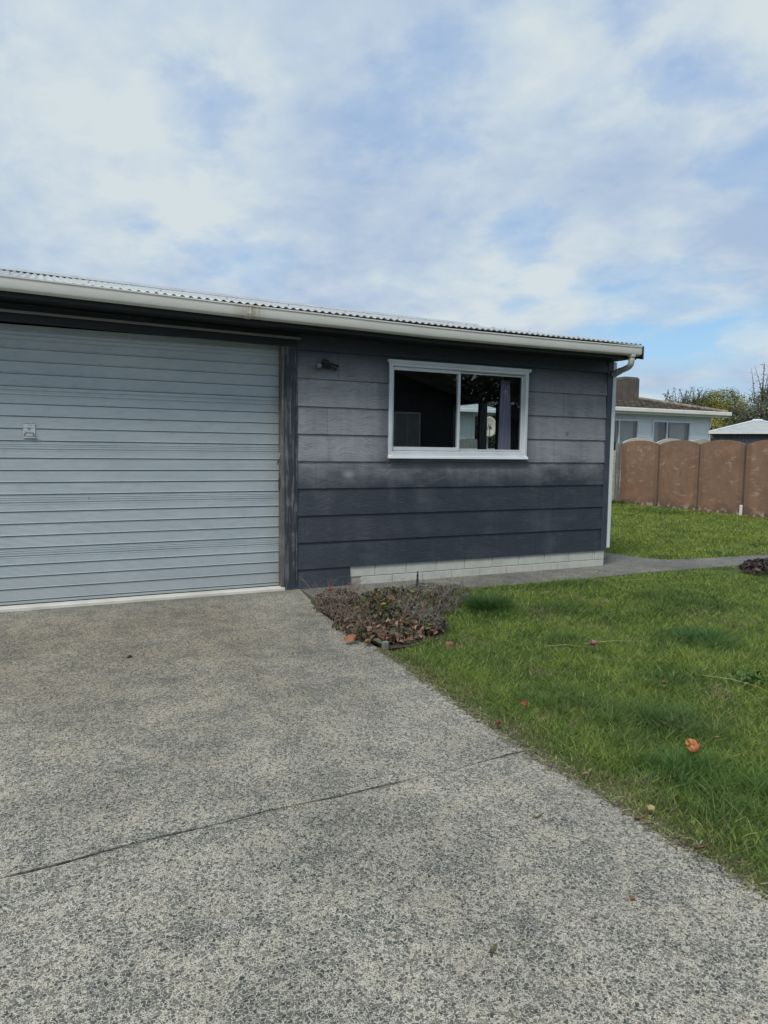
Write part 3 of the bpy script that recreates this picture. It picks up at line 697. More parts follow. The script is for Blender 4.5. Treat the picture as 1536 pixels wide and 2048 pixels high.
# twin security light on the wall
sl0 = empty('security_light', (.33, -.012, 2.40), 'black twin-headed security light on the upper siding left of the window', 'wall light')
lb = MB(); lb.box((.29, -.05, 2.375), (.365, -.010, 2.455), .008); lb.tube([(.327, -.03, 2.455), (.327, -.03, 2.475)], .018, 10); lb.build('mount', M['black'], sl0)
le = MB(); le.tube([(.335, -.05, 2.395), (.345, -.085, 2.385)], [.012, .025], 12); le.build('sensor', M['black'], sl0)
def head(x0, dirn, lab):
    a = Vector((x0, -.05, 2.41)); dv = Vector(dirn).normalized()
    h = MB(); h.tube([(x0 + (.33 - x0) * .6, -.045, 2.43), a], .011, 8)
    h.tube([a - dv*.02, a, a + dv*.025, a + dv*.065, a + dv*.085, a + dv*.085], [.012, .020, .027, .029, .037, .031], 16)
    o = smooth_by_angle(h.build('lamp_head', M['black'], sl0), 50); o['label'] = lab
    g_ = MB(); g_.tube([a + dv*.078, a + dv*.0865], [.028, .028], 16); g_.build('lens', M['lens'], o)
head(.285, (-.62, -.62, -.22), 'lamp head turned to the left')
head(.375, (.84, -.30, -.42), 'lamp head turned to the right')

# curtain inside the front window
cu = MB(); n = 60
cprof = []
def curt(mb, xa, xb, ya, za, zb, waves, amp, topn=1.0, rows=8):
    i = len(mb.v)
    for r_ in range(rows + 1):
        f = r_ / rows; z_ = za + (zb - za) * f; sp_ = 1 - (1 - topn) * f ** 2
        for k in range(n + 1):
            u = k / n; xx = (xa + xb) / 2 + (u - .5) * (xb - xa) * sp_
            mb.v.append((xx + .006*math.sin(u*19+f*4), ya + amp * math.sin(u * waves * 2 * math.pi + .6*math.sin(f*3)), z_))
    for r_ in range(rows):
        for k in range(n):
            a_ = i + r_ * (n + 1) + k; mb.f.append((a_, a_ + 1, a_ + n + 2, a_ + n + 1)); mb.mi.append(0)
curt(cu, 2.74, 2.93, .22, .9, 2.40, 6, .018, .55)
c_ = cu.build('curtain', M['curtain'], smooth=True, fix=False); tag(c_, 'gathered lavender curtain hanging inside the garage window', 'curtain')
c_.modifiers.new('cloth thickness', 'SOLIDIFY').thickness = .003

# ------------------------------------------------------------------ fences
def arch_panel(mb, y0, y1, zs, zp, xf, th_, along='y', n=14):
    """panel with a low arched top, front face at xf, thickness th_"""
    pts = [(y0, -.05)] + [(y0 + (y1 - y0) * k / n, zs + (zp - zs) * math.sin(math.pi * k / n) ** .85) for k in range(n + 1)] + [(y1, -.05)]
    P = (lambda u, q, z: (q, u, z)) if along == 'y' else (lambda u, q, z: (u, q, z))
    mb.face([P(u, xf, z) for u, z in pts]); mb.face([P(u, xf + th_, z) for u, z in pts])
    for (a, b_) in zip(pts, pts[1:] + pts[:1]):
        mb.face([P(a[0], xf, a[1]), P(b_[0], xf, b_[1]), P(b_[0], xf + th_, b_[1]), P(a[0], xf + th_, a[1])])
fn = empty('fence', (13.3, 2., 0), 'brown painted panel fence with arched tops along the back lawn', 'fence')
FY = [9.02, 7.535, 6.162, 4.80, 3.43, 2.06, .69, -.68, -2.05, -3.42]
for k, (a, b_) in enumerate(zip(FY, FY[1:])):
    q = MB(); arch_panel(q, b_ + .028, a - .028, 1.765, 1.872, 13.30 + (.012 if k % 2 else 0), .05)
    q.build('panel', M['fence'], fn)
q = MB()
for y in FY[1:]: q.box((13.335, y - .05, -.05), (13.40, y + .05, 1.74))
q.build('post', M['conc'], fn)['kind'] = 'stuff'
q = MB(); q.box((13.25, 4.775, -.03), (13.295, 4.845, .25), .01); q.build('footing', M['creamgutter'], fn)
# pale block fence with grey timber end, behind the garage
bf = empty('fence', (9, 9.2, 0), 'cream block fence between the garage corner and the brown fence', 'fence')
q = MB(); k = 0
for r_ in range(8):
    x_ = 5.3 - (.2 if r_ % 2 else 0)
    while x_ < 13.19:
        a, b_ = max(5.3, x_) + .005, min(13.20, x_ + .4) - .005
        if b_ - a > .03: q.box((a, 9.10, -.02 + r_ * .2 + .005), (b_, 9.19, -.02 + (r_ + 1) * .2 - .005), .006)
        x_ += .4
q.m = 1; q.box((5.3, 9.112, -.05), (13.195, 9.18, 1.565)); q.build('block_wall', [M['paleblock'], M['mortar']], bf)
tp = MB()
tp.box((13.215, 9.00, -.03), (13.30, 9.16, 1.80), .006); tp.box((13.14, 8.97, .0), (13.212, 8.995, 1.70), .003)
tag(tp.build('fence_post', M['paling']), 'grey weathered timber post between cream blocks and brown fence', 'post')
# grey paling fence piece seen through the garage window
pf = MB(); x_ = 5.4
while x_ < 8.9:
    pf.box((x_, 10.1, -.05), (x_ + .145, 10.12, 1.85 + .02*math.sin(x_*9)), .003); x_ += .155
pf.box((5.4, 10.125, .4), (8.9, 10.17, .5)); pf.box((5.4, 10.125, 1.4), (8.9, 10.17, 1.5))
tag(pf.build('paling_fence', M['paling']), 'grey timber paling fence seen through the garage window', 'fence')
# neighbour's pale arched fence
nf = empty('fence', (16, 10.6, 0), 'pale arched concrete fence peeking above the brown fence', 'fence')
x_ = 14.95
while x_ < 21:
    q = MB(); arch_panel(q, x_ + .012, x_ + 1.48 - .012, 1.86, 2.02, 10.6, .06, 'x'); q.build('panel', M['palefence'], nf); x_ += 1.48

# ------------------------------------------------------------------ neighbour's house
nh = empty('neighbour_house', (17, 13, 0), 'pale blue weatherboard house with brown tiled hip roof beyond the fence', 'house')
NX0, NX1, NY0, NY1 = 13.2, 21.83, 13.0, 21.0
wins = [(15.4, 17.95, 1.0, 2.74), (18.70, 20.70, 1.0, 2.74)]
nrows = [.2 + .19 * k for k in range(20)]
q = MB(); boards(q, lambda u, dd, z: (u, NY0 - dd, z), NX0, NX1, .2, 3.08, wins, nrows, .012)
boards(q, lambda u, dd, z: (NX1 + dd, u, z), NY0, NY1, .2, 3.08, (), nrows, .012); boards(q, lambda u, dd, z: (NX0 - dd, u, z), NY0, NY1, .2, 3.08, (), nrows, .012)
q.face([(NX0, NY1, .2), (NX1, NY1, .2), (NX1, NY1, 3.08), (NX0, NY1, 3.08)])
q.build('wall', M['housepaint'], nh, fix=False)
q = MB(); q.box((NX0 + .02, NY0 + .02, -.05), (NX1 - .02, NY1 - .02, .22)); q.build('foundation', M['mortar'], nh)
q = MB(); q.box((NX1 - .05, NY0 - .03, .2), (NX1 + .03, NY0 + .04, 3.08)); q.build('corner_board', M['housepaint'], nh)
for (a, b_, c0, c1), ml in zip(wins, (17.0, 19.45)):
    q = MB()
    for u, v in ((a - .03, a + .05), (b_ - .05, b_ + .03), (ml - .03, ml + .03)): q.box((u, NY0 - .05, c0), (v, NY0 + .03, c1), .005)
    q.box((a - .06, NY0 - .06, c1 - .045), (b_ + .06, NY0 + .03, c1 + .035), .005); q.box((a - .06, NY0 - .07, c0 - .04), (b_ + .06, NY0 + .03, c0 + .03), .005)
    wo = q.build('window', M['alu'], nh); wo['label'] = 'window with net curtains'
    q = MB(); q.face([(a, NY0, c0), (b_, NY0, c0), (b_, NY0, c1), (a, NY0, c1)]); q.build('pane', M['glass'], wo, fix=False)
    q = MB(); n = 80; curt(q, a + .05, a + .9 if ml < 18 else a + .5, NY0 + .2, c0, c1, 12, .03); curt(q, b_ - .85, b_ - .05, NY0 + .2, c0, c1, 14, .03); q.build('net_curtain', M['net'], wo, smooth=True, fix=False)
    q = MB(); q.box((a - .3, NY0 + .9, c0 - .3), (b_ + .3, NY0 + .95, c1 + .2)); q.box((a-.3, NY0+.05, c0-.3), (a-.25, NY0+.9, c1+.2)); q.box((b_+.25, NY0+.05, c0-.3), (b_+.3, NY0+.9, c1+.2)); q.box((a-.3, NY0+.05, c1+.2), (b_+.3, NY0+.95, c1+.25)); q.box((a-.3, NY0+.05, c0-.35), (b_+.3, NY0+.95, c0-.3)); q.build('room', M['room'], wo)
# hip roof in stepped tile courses
EX0, EX1, EY0, EY1, EZ, PT = 12.7, 22.25, 12.5, 21.5, 3.14, .235
q = MB(); half = (EY1 - EY0) / 2; nc = 13
for k in range(nc):
    d0 = half * k / nc; d1 = half * (k + 1) / nc; st_ = .055
    z0_ = EZ + PT * d0 + st_; z1_ = EZ + PT * d1 + .004
    c00 = [(EX0 + d0, EY0 + d0), (EX1 - d0, EY0 + d0), (EX1 - d0, EY1 - d0), (EX0 + d0, EY1 - d0)]
    c11 = [(EX0 + d1, EY0 + d1), (EX1 - d1, EY0 + d1), (EX1 - d1, EY1 - d1), (EX0 + d1, EY1 - d1)]
    for i in range(4):
        j = (i + 1) % 4
        q.face([(*c00[i], z0_), (*c00[j], z0_), (*c11[j], z1_), (*c11[i], z1_)])
        ins = [(c00[m_][0] + (.05 if m_ in (0, 3) else -.05), c00[m_][1] + (.05 if m_ < 2 else -.05)) for m_ in (i, j)]
        q.face([(*c00[i], z0_ - .022), (*c00[j], z0_ - .022), (*c00[j], z0_), (*c00[i], z0_)])
        q.face([(*ins[0], z0_ - .022), (*ins[1], z0_ - .022), (*c00[j], z0_ - .022), (*c00[i], z0_ - .022)])
        q.face([(*ins[0], z0_ - st_ - .01), (*ins[1], z0_ - st_ - .01), (*ins[1], z0_ - .022), (*ins[0], z0_ - .022)])
nroof = q.build('roof', M['tile'], nh, fix=False)
q = MB()
for (cx_, cy_, sx, sy) in ((EX0, EY0, 1, 1), (EX1, EY0, -1, 1)):
    q.tube([(cx_ + sx*.02, cy_ + sy*.02, EZ + .03), (cx_ + sx*half, cy_ + sy*half, EZ + PT*half + .05)], .07, 8)
q.tube([(EX0 + half, EY0 + half, EZ + PT*half + .05), (EX1 - half, EY0 + half, EZ + PT*half + .05)], .07, 8)
q.build('ridge_tile', M['tile'], nroof)
q = MB(); q.box((17.93, 14.2, 3.3), (18.30, 14.95, 4.41), .03); q.box((18.305, 14.19, 3.3), (19.17, 14.96, 4.47), .03); q.box((18.40, 14.22, 4.46), (19.12, 14.93, 4.51), .02)
q.build('chimney', M['conc'], nroof)
q = MB(); q.box((EX0 - .02, EY0 - .10, EZ - .13), (EX1 + .1, EY0 + .0, EZ + .02), .02); q.box((EX1 + .001, EY0 + .002, EZ - .13), (EX1 + .098, EY1, EZ + .019), .02); q.box((EX0, EY0 + .02, EZ - .20), (EX1 + .04, EY0 + .05, EZ), .005)
q.build('gutter', M['creamgutter'], nh)
q = MB(); q.box((EX0, EY0 + .05, EZ - .06), (EX1 - .02, NY0, EZ - .04)); q.box((NX1, NY0, EZ - .06), (EX1 - .02, EY1, EZ - .04)); q.build('soffit', M['soffit'], nh)
q = MB(); q.tube([(21.86, 12.93, 2.55), (21.84, 12.92, 2.35)], .03, 8); q.build('meter_tap', M['black'], nh)

# white house seen through the garage window
wh = empty('white_house', (8, 13, 0), 'white weatherboard house with pale roof glimpsed through the garage window', 'house')
q = MB(); boards(q, lambda u, dd, z: (u, 13.0 - dd, z), 4.5, 10.6, .1, 2.80, (), [.1 + .19*k for k in range(18)], .014); q.box((10.55, 12.97, .1), (10.64, 13.06, 2.8)); q.face([(10.62, 13.05, .1), (10.62, 17, .1), (10.62, 17, 2.8), (10.62, 13.05, 2.8)]); q.face([(4.5, 17, .1), (10.62, 17, .1), (10.62, 17, 2.8), (4.5, 17, 2.8)]); q.face([(4.5, 13, .1), (4.5, 17, .1), (4.5, 17, 2.8), (4.5, 13, 2.8)])
q.build('wall', M['whitepaint'], wh, fix=False)
q = MB(); corr(q, 4.2, 11.5, 12.55, 2.86, 15, 3.35, .3, .02, 6); corr(q, 4.2, 11.5, 17.45, 2.86, 15, 3.35, .3, .02, 6); q.build('roof', M['iron'], wh, fix=False)
q = MB(); q.box((4.2, 12.44, 2.76), (11.5, 12.55, 2.87), .01); q.box((11.45, 12.55, 2.72), (11.5, 17.4, 2.86), .01); q.build('gutter', M['sill'], wh)
# satellite dish on its pole
sdh = empty('satellite_dish', (10.4, 11.5, 0), 'grey oval satellite dish on a pole seen through the garage window', 'satellite dish')
q = MB(); q.tube([(10.25, 11.62, 0), (10.25, 11.62, 2.15)], .025, 8); q.build('pole', M['steel'], sdh)
q = MB(); dc = Vector((10.22, 11.5, 2.25)); dn = Vector((-.48, -.84, .24)).normalized(); du = dn.cross(Vector((0, 0, 1))).normalized(); dv_ = du.cross(dn)
rings = []
for r_ in range(7):
    rr = r_ / 6; ids = []
    for j in range(28):
        a = 2*math.pi*j/28; pnt = dc + du*(math.cos(a)*.24*rr) + dv_*(math.sin(a)*.33*rr) + dn*(.07*rr*rr)
        ids.append(len(q.v)); q.v.append(tuple(pnt))
    rings.append(ids)
for a_, b_ in zip(rings, rings[1:]):
    for j in range(28): q.f.append((a_[j], a_[(j+1) % 28], b_[(j+1) % 28], b_[j])); q.mi.append(0)
do = q.build('reflector', M['dish'], sdh, smooth=True); do.modifiers.new('t', 'SOLIDIFY').thickness = .01
q = MB()
for a_, b_, h_ in ((-.08, -.03, .16), (-.01, .03, .14), (.05, .10, .17), (-.10, .11, .02)):
    for k in range(1): q.face([dc + du*a_ + dv_*(h_*-.5) + dn*.03, dc + du*(a_+.022) + dv_*(h_*-.5) + dn*.03, dc + du*b_ + dv_*(h_*.6) + dn*.035, dc + du*(b_-.022) + dv_*(h_*.6) + dn*.035])
q.build('marking', M['black'], sdh, fix=False)
q = MB(); q.tube([dc - dv_*.34 + dn*.06, dc - dv_*.12 + dn*.42], .012, 6); q.tube([dc - dv_*.14 + dn*.38, dc - dv_*.08 + dn*.48], .03, 8); q.build('feed_arm', M['steel'], sdh)

# dark shed with white pyramid roof
SCX, SCY = 18.77, 8.6
sh = empty('shed', (SCX, SCY, 0), 'navy ribbed shed with white hipped roof behind the brown fence', 'shed')
q = MB(); sx0, sx1, sy0, sy1 = SCX - 1.24, SCX + 1.24, SCY - 1.24, SCY + 1.24; sh.rotation_euler = (0, 0, -.92)
def ribwall(mb, p0, p1, z0, z1, nrm):
    L = (Vector(p1) - Vector(p0)).length; nn = int(L / .05); i = len(mb.v)
    for k in range(nn + 1):
        dd = .03 if k % 4 == 1 else 0; pp = Vector(p0).lerp(Vector(p1), k / nn) + Vector(nrm) * dd
        mb.v += [(pp.x, pp.y, z0), (pp.x, pp.y, z1)]
    for k in range(nn): mb.f.append((i+2*k, i+2*k+2, i+2*k+3, i+2*k+1)); mb.mi.append(0)
ribwall(q, (sx0, sy0), (sx1, sy0), 0, 2.16, (0, -1)); ribwall(q, (sx0, sy0), (sx0, sy1), 0, 2.16, (-1, 0)); ribwall(q, (sx1, sy0), (sx1, sy1), 0, 2.16, (1, 0)); ribwall(q, (sx0, sy1), (sx1, sy1), 0, 2.16, (0, 1))
q.build('wall', M['navysheet'], sh, fix=False)
q = MB(); e = .14; ap = (SCX, SCY, 2.63); cs_ = [(sx0 - e, sy0 - e), (sx1 + e, sy0 - e), (sx1 + e, sy1 + e), (sx0 - e, sy1 + e)]
for i in range(4): q.face([(*cs_[i], 2.20), (*cs_[(i+1) % 4], 2.20), ap])
sro = q.build('roof', M['shedroof'], sh)
q = MB()
for i in range(4): q.tube([(*cs_[i], 2.215), (ap[0], ap[1], ap[2] + .015)], .03, 6)
q.box((SCX - .16, SCY - .16, 2.56), (SCX + .16, SCY + .16, 2.66), .03); q.build('ridge_cap', M['alu'], sro)
q = MB()
for i in range(4):
    a, b_ = cs_[i], cs_[(i+1) % 4]; q.box((min(a[0], b_[0]) - .02, min(a[1], b_[1]) - .02, 2.15), (max(a[0], b_[0]) + .02, max(a[1], b_[1]) + .02, 2.205 + .001*i))
q.build('trim', M['creamgutter'], sh)

# dark house behind the camera, mirrored faintly in the garage window
dh = empty('dark_house', (8, -12.5, 0), 'dark weatherboard gabled house reflected faintly in the garage window', 'house')
q = MB(); rows_ = [.1 + .2925*k for k in range(20)]
hl = lambda z: (-9 if z < 2.3 else 2.0 + (z - 2.3) / .285 * .0, 99 if z < 2.3 else 12.2 - (z - 2.3) / .285)
boards(q, lambda u, dd, z: (u, -12.0 + dd, z), 2.0, 12.2, .1, 4.6, [(7.15, 8.0, 1.6, 2.62)], rows_, .014, zlim=hl)
q.face([(2, -12, 0), (2, -19, 0), (2, -19, 4.8), (2, -12, 4.8)]); q.face([(12.2, -12, 0), (12.2, -19, 0), (12.2, -19, 2.4), (12.2, -12, 2.4)])
q.build('wall', M['darksiding'], dh, fix=False)
q = MB(); q.sweep([(-11.4, 0), (-19.4, 0), (-19.4, -.09), (-11.4, -.09)], 0, 1)
q.v = []; q.f = []; q.mi = []
q.face([(1.6, -11.4, 5.42), (12.8, -11.4, 2.23), (12.8, -19.4, 2.23), (1.6, -19.4, 5.42)]); q.face([(1.6, -11.4, 5.26), (12.8, -11.4, 2.07), (12.8, -11.4, 2.23), (1.6, -11.4, 5.42)]); q.face([(1.6, -11.4, 5.26), (12.8, -11.4, 2.07), (12.8, -12, 2.07), (1.6, -12, 5.26)])
q.build('roof', M['fascia'], dh, fix=False)
q = MB(); frame(q, 7.12, 8.03, 1.57, 2.65, .06, .06, .06, .06, -12.0, -11.95); q.box((7.57, -12, 1.6), (7.61, -11.96, 2.6)); dwo = q.build('window', M['alu'], dh)
q = MB(); q.face([(7.15, -11.99, 1.6), (8.0, -11.99, 1.6), (8.0, -11.99, 2.62), (7.15, -11.99, 2.62)]); q.build('blind', M['net'], dwo, fix=False)

# ------------------------------------------------------------------ vegetation helpers
def vnoise(x, y, s, seed):
    r = np.random.RandomState(seed); G = r.rand(256, 256)
    u = x * s + 40.3; v = y * s + 71.7; i = np.floor(u).astype(int); j = np.floor(v).astype(int); a = u - i; b = v - j
    a = a*a*(3-2*a); b = b*b*(3-2*b); g = lambda p, q: G[p % 256, q % 256]
    return (g(i, j)*(1-a) + g(i+1, j)*a)*(1-b) + (g(i, j+1)*(1-a) + g(i+1, j+1)*a)*b
def np_mesh(name, V, F, colr, m, parent=None, smooth=False):
    """V (n,k,3) vertices of n equal pieces, F list of index tuples inside a piece, colr (n,3) tone per piece"""
    nP, k, _ = V.shape; me = bpy.data.meshes.new(name)
    V = V.astype(np.float32)
    if parent is not None: V = V - np.array(wloc(parent), dtype=np.float32)
    me.vertices.add(nP * k); me.vertices.foreach_set('co', V.reshape(-1))
    lens = np.array([len(f) for f in F]); flat = np.concatenate([np.array(f) for f in F])
    loops = (np.arange(nP)[:, None] * k + flat[None, :]).reshape(-1)
    tot = np.tile(lens, nP); start = np.concatenate([[0], np.cumsum(tot)[:-1]])
    me.loops.add(len(loops)); me.loops.foreach_set('vertex_index', loops.astype(np.int32))
    me.polygons.add(len(tot)); me.polygons.foreach_set('loop_start', start.astype(np.int32))
    at = me.attributes.new('tone', 'FLOAT_COLOR', 'POINT')
    c4 = np.ones((nP, k, 4), np.float32); c4[:, :, :3] = colr[:, None, :] if colr.ndim == 2 else colr
    at.data.foreach_set('color', c4.reshape(-1))
    me.update(); me.validate(); me.materials.append(m)
    if smooth: me.shade_smooth()
    o = bpy.data.objects.new(name, me); COL.objects.link(o)
    if parent is not None: o.parent = parent
    return o
def blades(x, y, z, h, wd, az, lean, droop, colr):
    n = len(x); dx, dy = np.cos(az), np.sin(az); px, py = -np.sin(az), np.cos(az)
    tw = np.random.RandomState(3).rand(n) * 6.28; px, py = np.cos(tw), np.sin(tw)
    V = np.zeros((n, 5, 3))
    for k, (f, ww) in enumerate(((0, 1), (.55, .8), (1, 0))):
        off = lean * h * f + droop * h * f * f; cx_ = x + dx * off; cy_ = y + dy * off; cz = z + h * f * np.sqrt(np.clip(1 - (lean*.6)**2, .2, 1)) * (1 - .25*droop*f)
        if k < 2:
            V[:, 2*k, 0] = cx_ - px*wd*ww/2; V[:, 2*k, 1] = cy_ - py*wd*ww/2; V[:, 2*k, 2] = cz
            V[:, 2*k+1, 0] = cx_ + px*wd*ww/2; V[:, 2*k+1, 1] = cy_ + py*wd*ww/2; V[:, 2*k+1, 2] = cz
        else: V[:, 4, 0] = cx_; V[:, 4, 1] = cy_; V[:, 4, 2] = cz
    return V
BF = [(0, 1, 3, 2), (2, 3, 4)]
def in_poly(x, y, P):
    r = np.zeros(len(x), bool); n = len(P)
    for i in range(n):
        x0, y0 = P[i]; x1, y1 = P[(i+1) % n]
        c = ((y0 > y) != (y1 > y)) & (x < (x1-x0)*(y-y0)/(y1-y0+1e-12)+x0); r ^= c
    return r
def leaves(centres, normals, size, ratio, colr, fold=.25, curl=.2, seed=1):
    """six-point leaves: base, two shoulders each side, tip, with a folded midrib"""
    r = np.random.RandomState(seed); n = len(centres)
    nr = normals / np.linalg.norm(normals, axis=1, keepdims=True)
    t = r.normal(size=(n, 3)); t -= nr * (t * nr).sum(1, keepdims=True); t /= np.linalg.norm(t, axis=1, keepdims=True)
    b = np.cross(nr, t); L = size[:, None]; Wd = (size * ratio)[:, None]; up = nr * L
    V = np.stack([centres - t*L*.5, centres - t*L*.15 + b*Wd*.5 + up*fold*.5, centres + t*L*.22 + b*Wd*.40 + up*fold*.4, centres + t*L*.5 - up*curl,
                  centres + t*L*.22 - b*Wd*.40 + up*fold*.4, centres - t*L*.15 - b*Wd*.5 + up*fold*.5, centres + t*L*.05], 1)
    return V
LF = [(0, 1, 6), (1, 2, 6), (2, 3, 6), (3, 4, 6), (4, 5, 6), (5, 0, 6)]
def palette(n, cols, wts, r, var=.2):
    idx = r.choice(len(cols), n, p=np.array(wts) / sum(wts)); c = np.array(cols)[idx]
    return c * (1 + var * r.normal(size=(n, 1))).clip(.45, 1.7)

# ------------------------------------------------------------------ lawns
r = np.random.RandomState(11)
def lawn(name, poly, dens, hgt, wid, label, seed, excl=(), tufts=(), edge=False, far=False):
    r = np.random.RandomState(seed)
    P = np.array(poly); x0, y0 = P.min(0); x1, y1 = P.max(0)
    N = int((x1-x0)*(y1-y0)*dens[0])
    x = r.uniform(x0, x1, N); y = r.uniform(y0, y1, N)
    dist = np.hypot(x - CAMP.x, y - CAMP.y)
    keep = r.rand(N) < np.clip((dens[1] / dist) ** 1.25, .06, 1)
    keep &= in_poly(x, y, poly)
    for e in excl: keep &= ~in_poly(x, y, e)
    x, y, dist = x[keep], y[keep], dist[keep]; n = len(x)
    a = vnoise(x, y, 1.1, 1); b = vnoise(x, y, 4.2, 2); c = vnoise(x, y, 13, 3); d = vnoise(x, y, 34, 4)
    h = hgt * (.55 + .35*a + .45*b + .35*c) * r.uniform(.55, 1.25, n)
    wd = wid * np.clip((dist / dens[1]) ** .8, 1, 6) * r.uniform(.7, 1.2, n)
    # colour: lime turf, blue-green coarse clumps, yellow thatch
    lime = np.array((.29, .34, .085)); deep = np.array((.105, .175, .045)); blue = np.array((.10, .165, .050)); straw = np.array((.50, .46, .26))
    t = np.clip(.5 + .7*(b-.5) + .7*(c-.5) + .9*(d-.5) + .38*r.normal(size=n) + (.18 if not edge else 0), 0, 1)[:, None]
    col = deep*(1-t) + lime*t
    k = (np.clip((vnoise(x, y, 2.0, 7) - .62)*6, 0, 1)*np.clip((c-.3)*3, 0, 1))[:, None]; col = col*(1-.8*k) + blue*.8*k; h = h*(1+.5*k[:, 0])
    s = (r.rand(n) < .035)[:, None]; col = np.where(s, straw*r.uniform(.6, 1.1, (n, 1)), col)
    for (tx, ty, tr, tc, th) in tufts:
        q = np.clip(1 - np.hypot(x-tx, y-ty)/tr, 0, 1); q = q*(.6+.8*c); qq = np.clip(q*1.1, 0, .75)[:, None]; col = col*(1-qq) + np.array(tc)*1.25*qq; h = h*(1+th*q)
    if not edge: col = col*np.array((.98, 1.04, .82))
    if edge: col = col*np.array((.90, 1.0, .86))
    if edge:
        ex = np.interp(y, [p[0] for p in EDGE], [p[1] for p in EDGE]); ed = np.clip(1 - (x-ex-.02)/.26/(.6+.8*b), 0, 1)
        moss = np.array((.19, .205, .07)); mk = (np.clip(ed*1.6, 0, 1)*np.clip((c-.25)*2.2, 0, 1)*.75)[:, None]
        col = col*(1-mk) + moss*mk; h = h*(1-.60*np.clip(ed*1.5, 0, 1))
        s = (r.rand(n) < .30*ed)[:, None]; col = np.where(s, np.array((.34, .30, .17))*r.uniform(.5, 1.1, (n, 1)), col)
    th_ = np.clip((vnoise(x, y, 2.6, 15) - .66)*5, 0, 1)*np.clip((vnoise(x, y, 11, 16) - .35)*3, 0, 1); s = (r.rand(n) < .45*th_)[:, None]
    col = np.where(s, np.array((.36, .32, .17))*r.uniform(.6, 1.1, (n, 1)), col); h = h*(1 - .25*th_)
    col = col * r.uniform(.6, 1.4, (n, 1))
    V = blades(x, y, np.full(n, -.028), h, wd, r.uniform(0, 6.28, n), r.uniform(.15, .95, n), r.uniform(.1, .8, n), col)
    o = np_mesh(name, V, BF, col, M['grass']); tag(o, label, 'grass', kind='stuff'); return o
front_poly = [(edge_x(y) - .012 + .015*math.sin(y*23) + .012*math.sin(y*57), y) for y in np.arange(-7.6, -2.4, .06)] + [(.1, -2.45)]
front_poly += [(x, -.655 + .03*math.sin(x*1.7) + .02*math.sin(x*9)) for x in np.arange(1.5, 9.5, .1)] + [(9.5, -7.6)]
front_vis = [p for p in front_poly]
BEDX = [(-.3, -2.42), (-.3, -.3), (1.35, -.3), (1.38, -1.15), (.95, -1.5), (.70, -1.85), (.55, -2.2), (.36, -2.32), (.05, -2.42)]
PILE = [(5.45, -.75), (5.5, -1.1), (5.85, -1.45), (6.6, -1.75), (7.4, -1.6), (7.4, -.8)]
diag = [(-.21-.3, -6.6), (9.5, -.4), (9.5, -7.6), (-.5, -7.6)]          # turf well outside the frame is thinner
lawn('front_lawn', front_poly, (12500, 4.6), .047, .0040, 'coarse green lawn between the driveway and the path', 21, [BEDX, PILE, [(1.2, -7.6), (9.5, -1.6), (9.5, -7.6)]],
     [(1.42, -1.72, .34, (.05, .11, .03), 1.3), (2.45, -3.2, .42, (.06, .125, .045), .9), (.74, -4.45, .40, (.065, .12, .04), .8), (.35, -4.9, .30, (.08, .15, .045), .6), (.6, -5.2, .35, (.085, .15, .04), .5)], True)
back_poly = [(4.42, 8.9), (5.22, 8.9), (5.22, 1.6), (5.27, .9), (5.38, .38), (5.60, .10), (6.0, .02), (6.6, -.02), (7.6, -.09), (9, -.22), (11, -.38), (13.26, -.55), (13.26, 9.0)]
lawn('back_lawn', back_poly[1:], (3000, 11), .045, .010, 'short mown lawn in front of the brown fence', 22, (), [(12.0, 5.9, .7, (.07, .14, .03), 1.2)])
lawn('side_lawn', [(9.5, -.75), (13.26, -1.0), (13.26, -5), (9.5, -5)], (1600, 11), .045, .011, 'lawn beyond the path on the right', 23)
# stray dead blades along the driveway edge
n = 2200; y = r.uniform(-6.6, -2.45, n); y = y + .05*np.sin(y*9); x = np.interp(y, [p[0] for p in EDGE], [p[1] for p in EDGE]) + r.normal(0, 1, n)*(.008 + .03*vnoise(y, y*0, 5, 6)) - .004
col = palette(n, [(.30, .27, .16), (.18, .15, .09), (.14, .18, .06), (.09, .07, .05)], [2, 2, 3, 2], r)
ang = r.uniform(0, 6.28, n); L = r.uniform(.015, .06, n)
V = np.zeros((n, 5, 3)); wv = .0022; px, py = -np.sin(ang), np.cos(ang)
for k, f in enumerate((0, .6)):
    for s_i, sg in enumerate((-1, 1)):
        V[:, 2*k+s_i, 0] = x + np.cos(ang)*L*f + px*wv*sg; V[:, 2*k+s_i, 1] = y + np.sin(ang)*L*f + py*wv*sg; V[:, 2*k+s_i, 2] = .003 + .006*k
V[:, 4, 0] = x + np.cos(ang)*L; V[:, 4, 1] = y + np.sin(ang)*L; V[:, 4, 2] = .004
tag(np_mesh('grass_clippings', V, BF, col, M['dry']), 'dry grass clippings scattered along the driveway edge', 'clippings', kind='stuff')

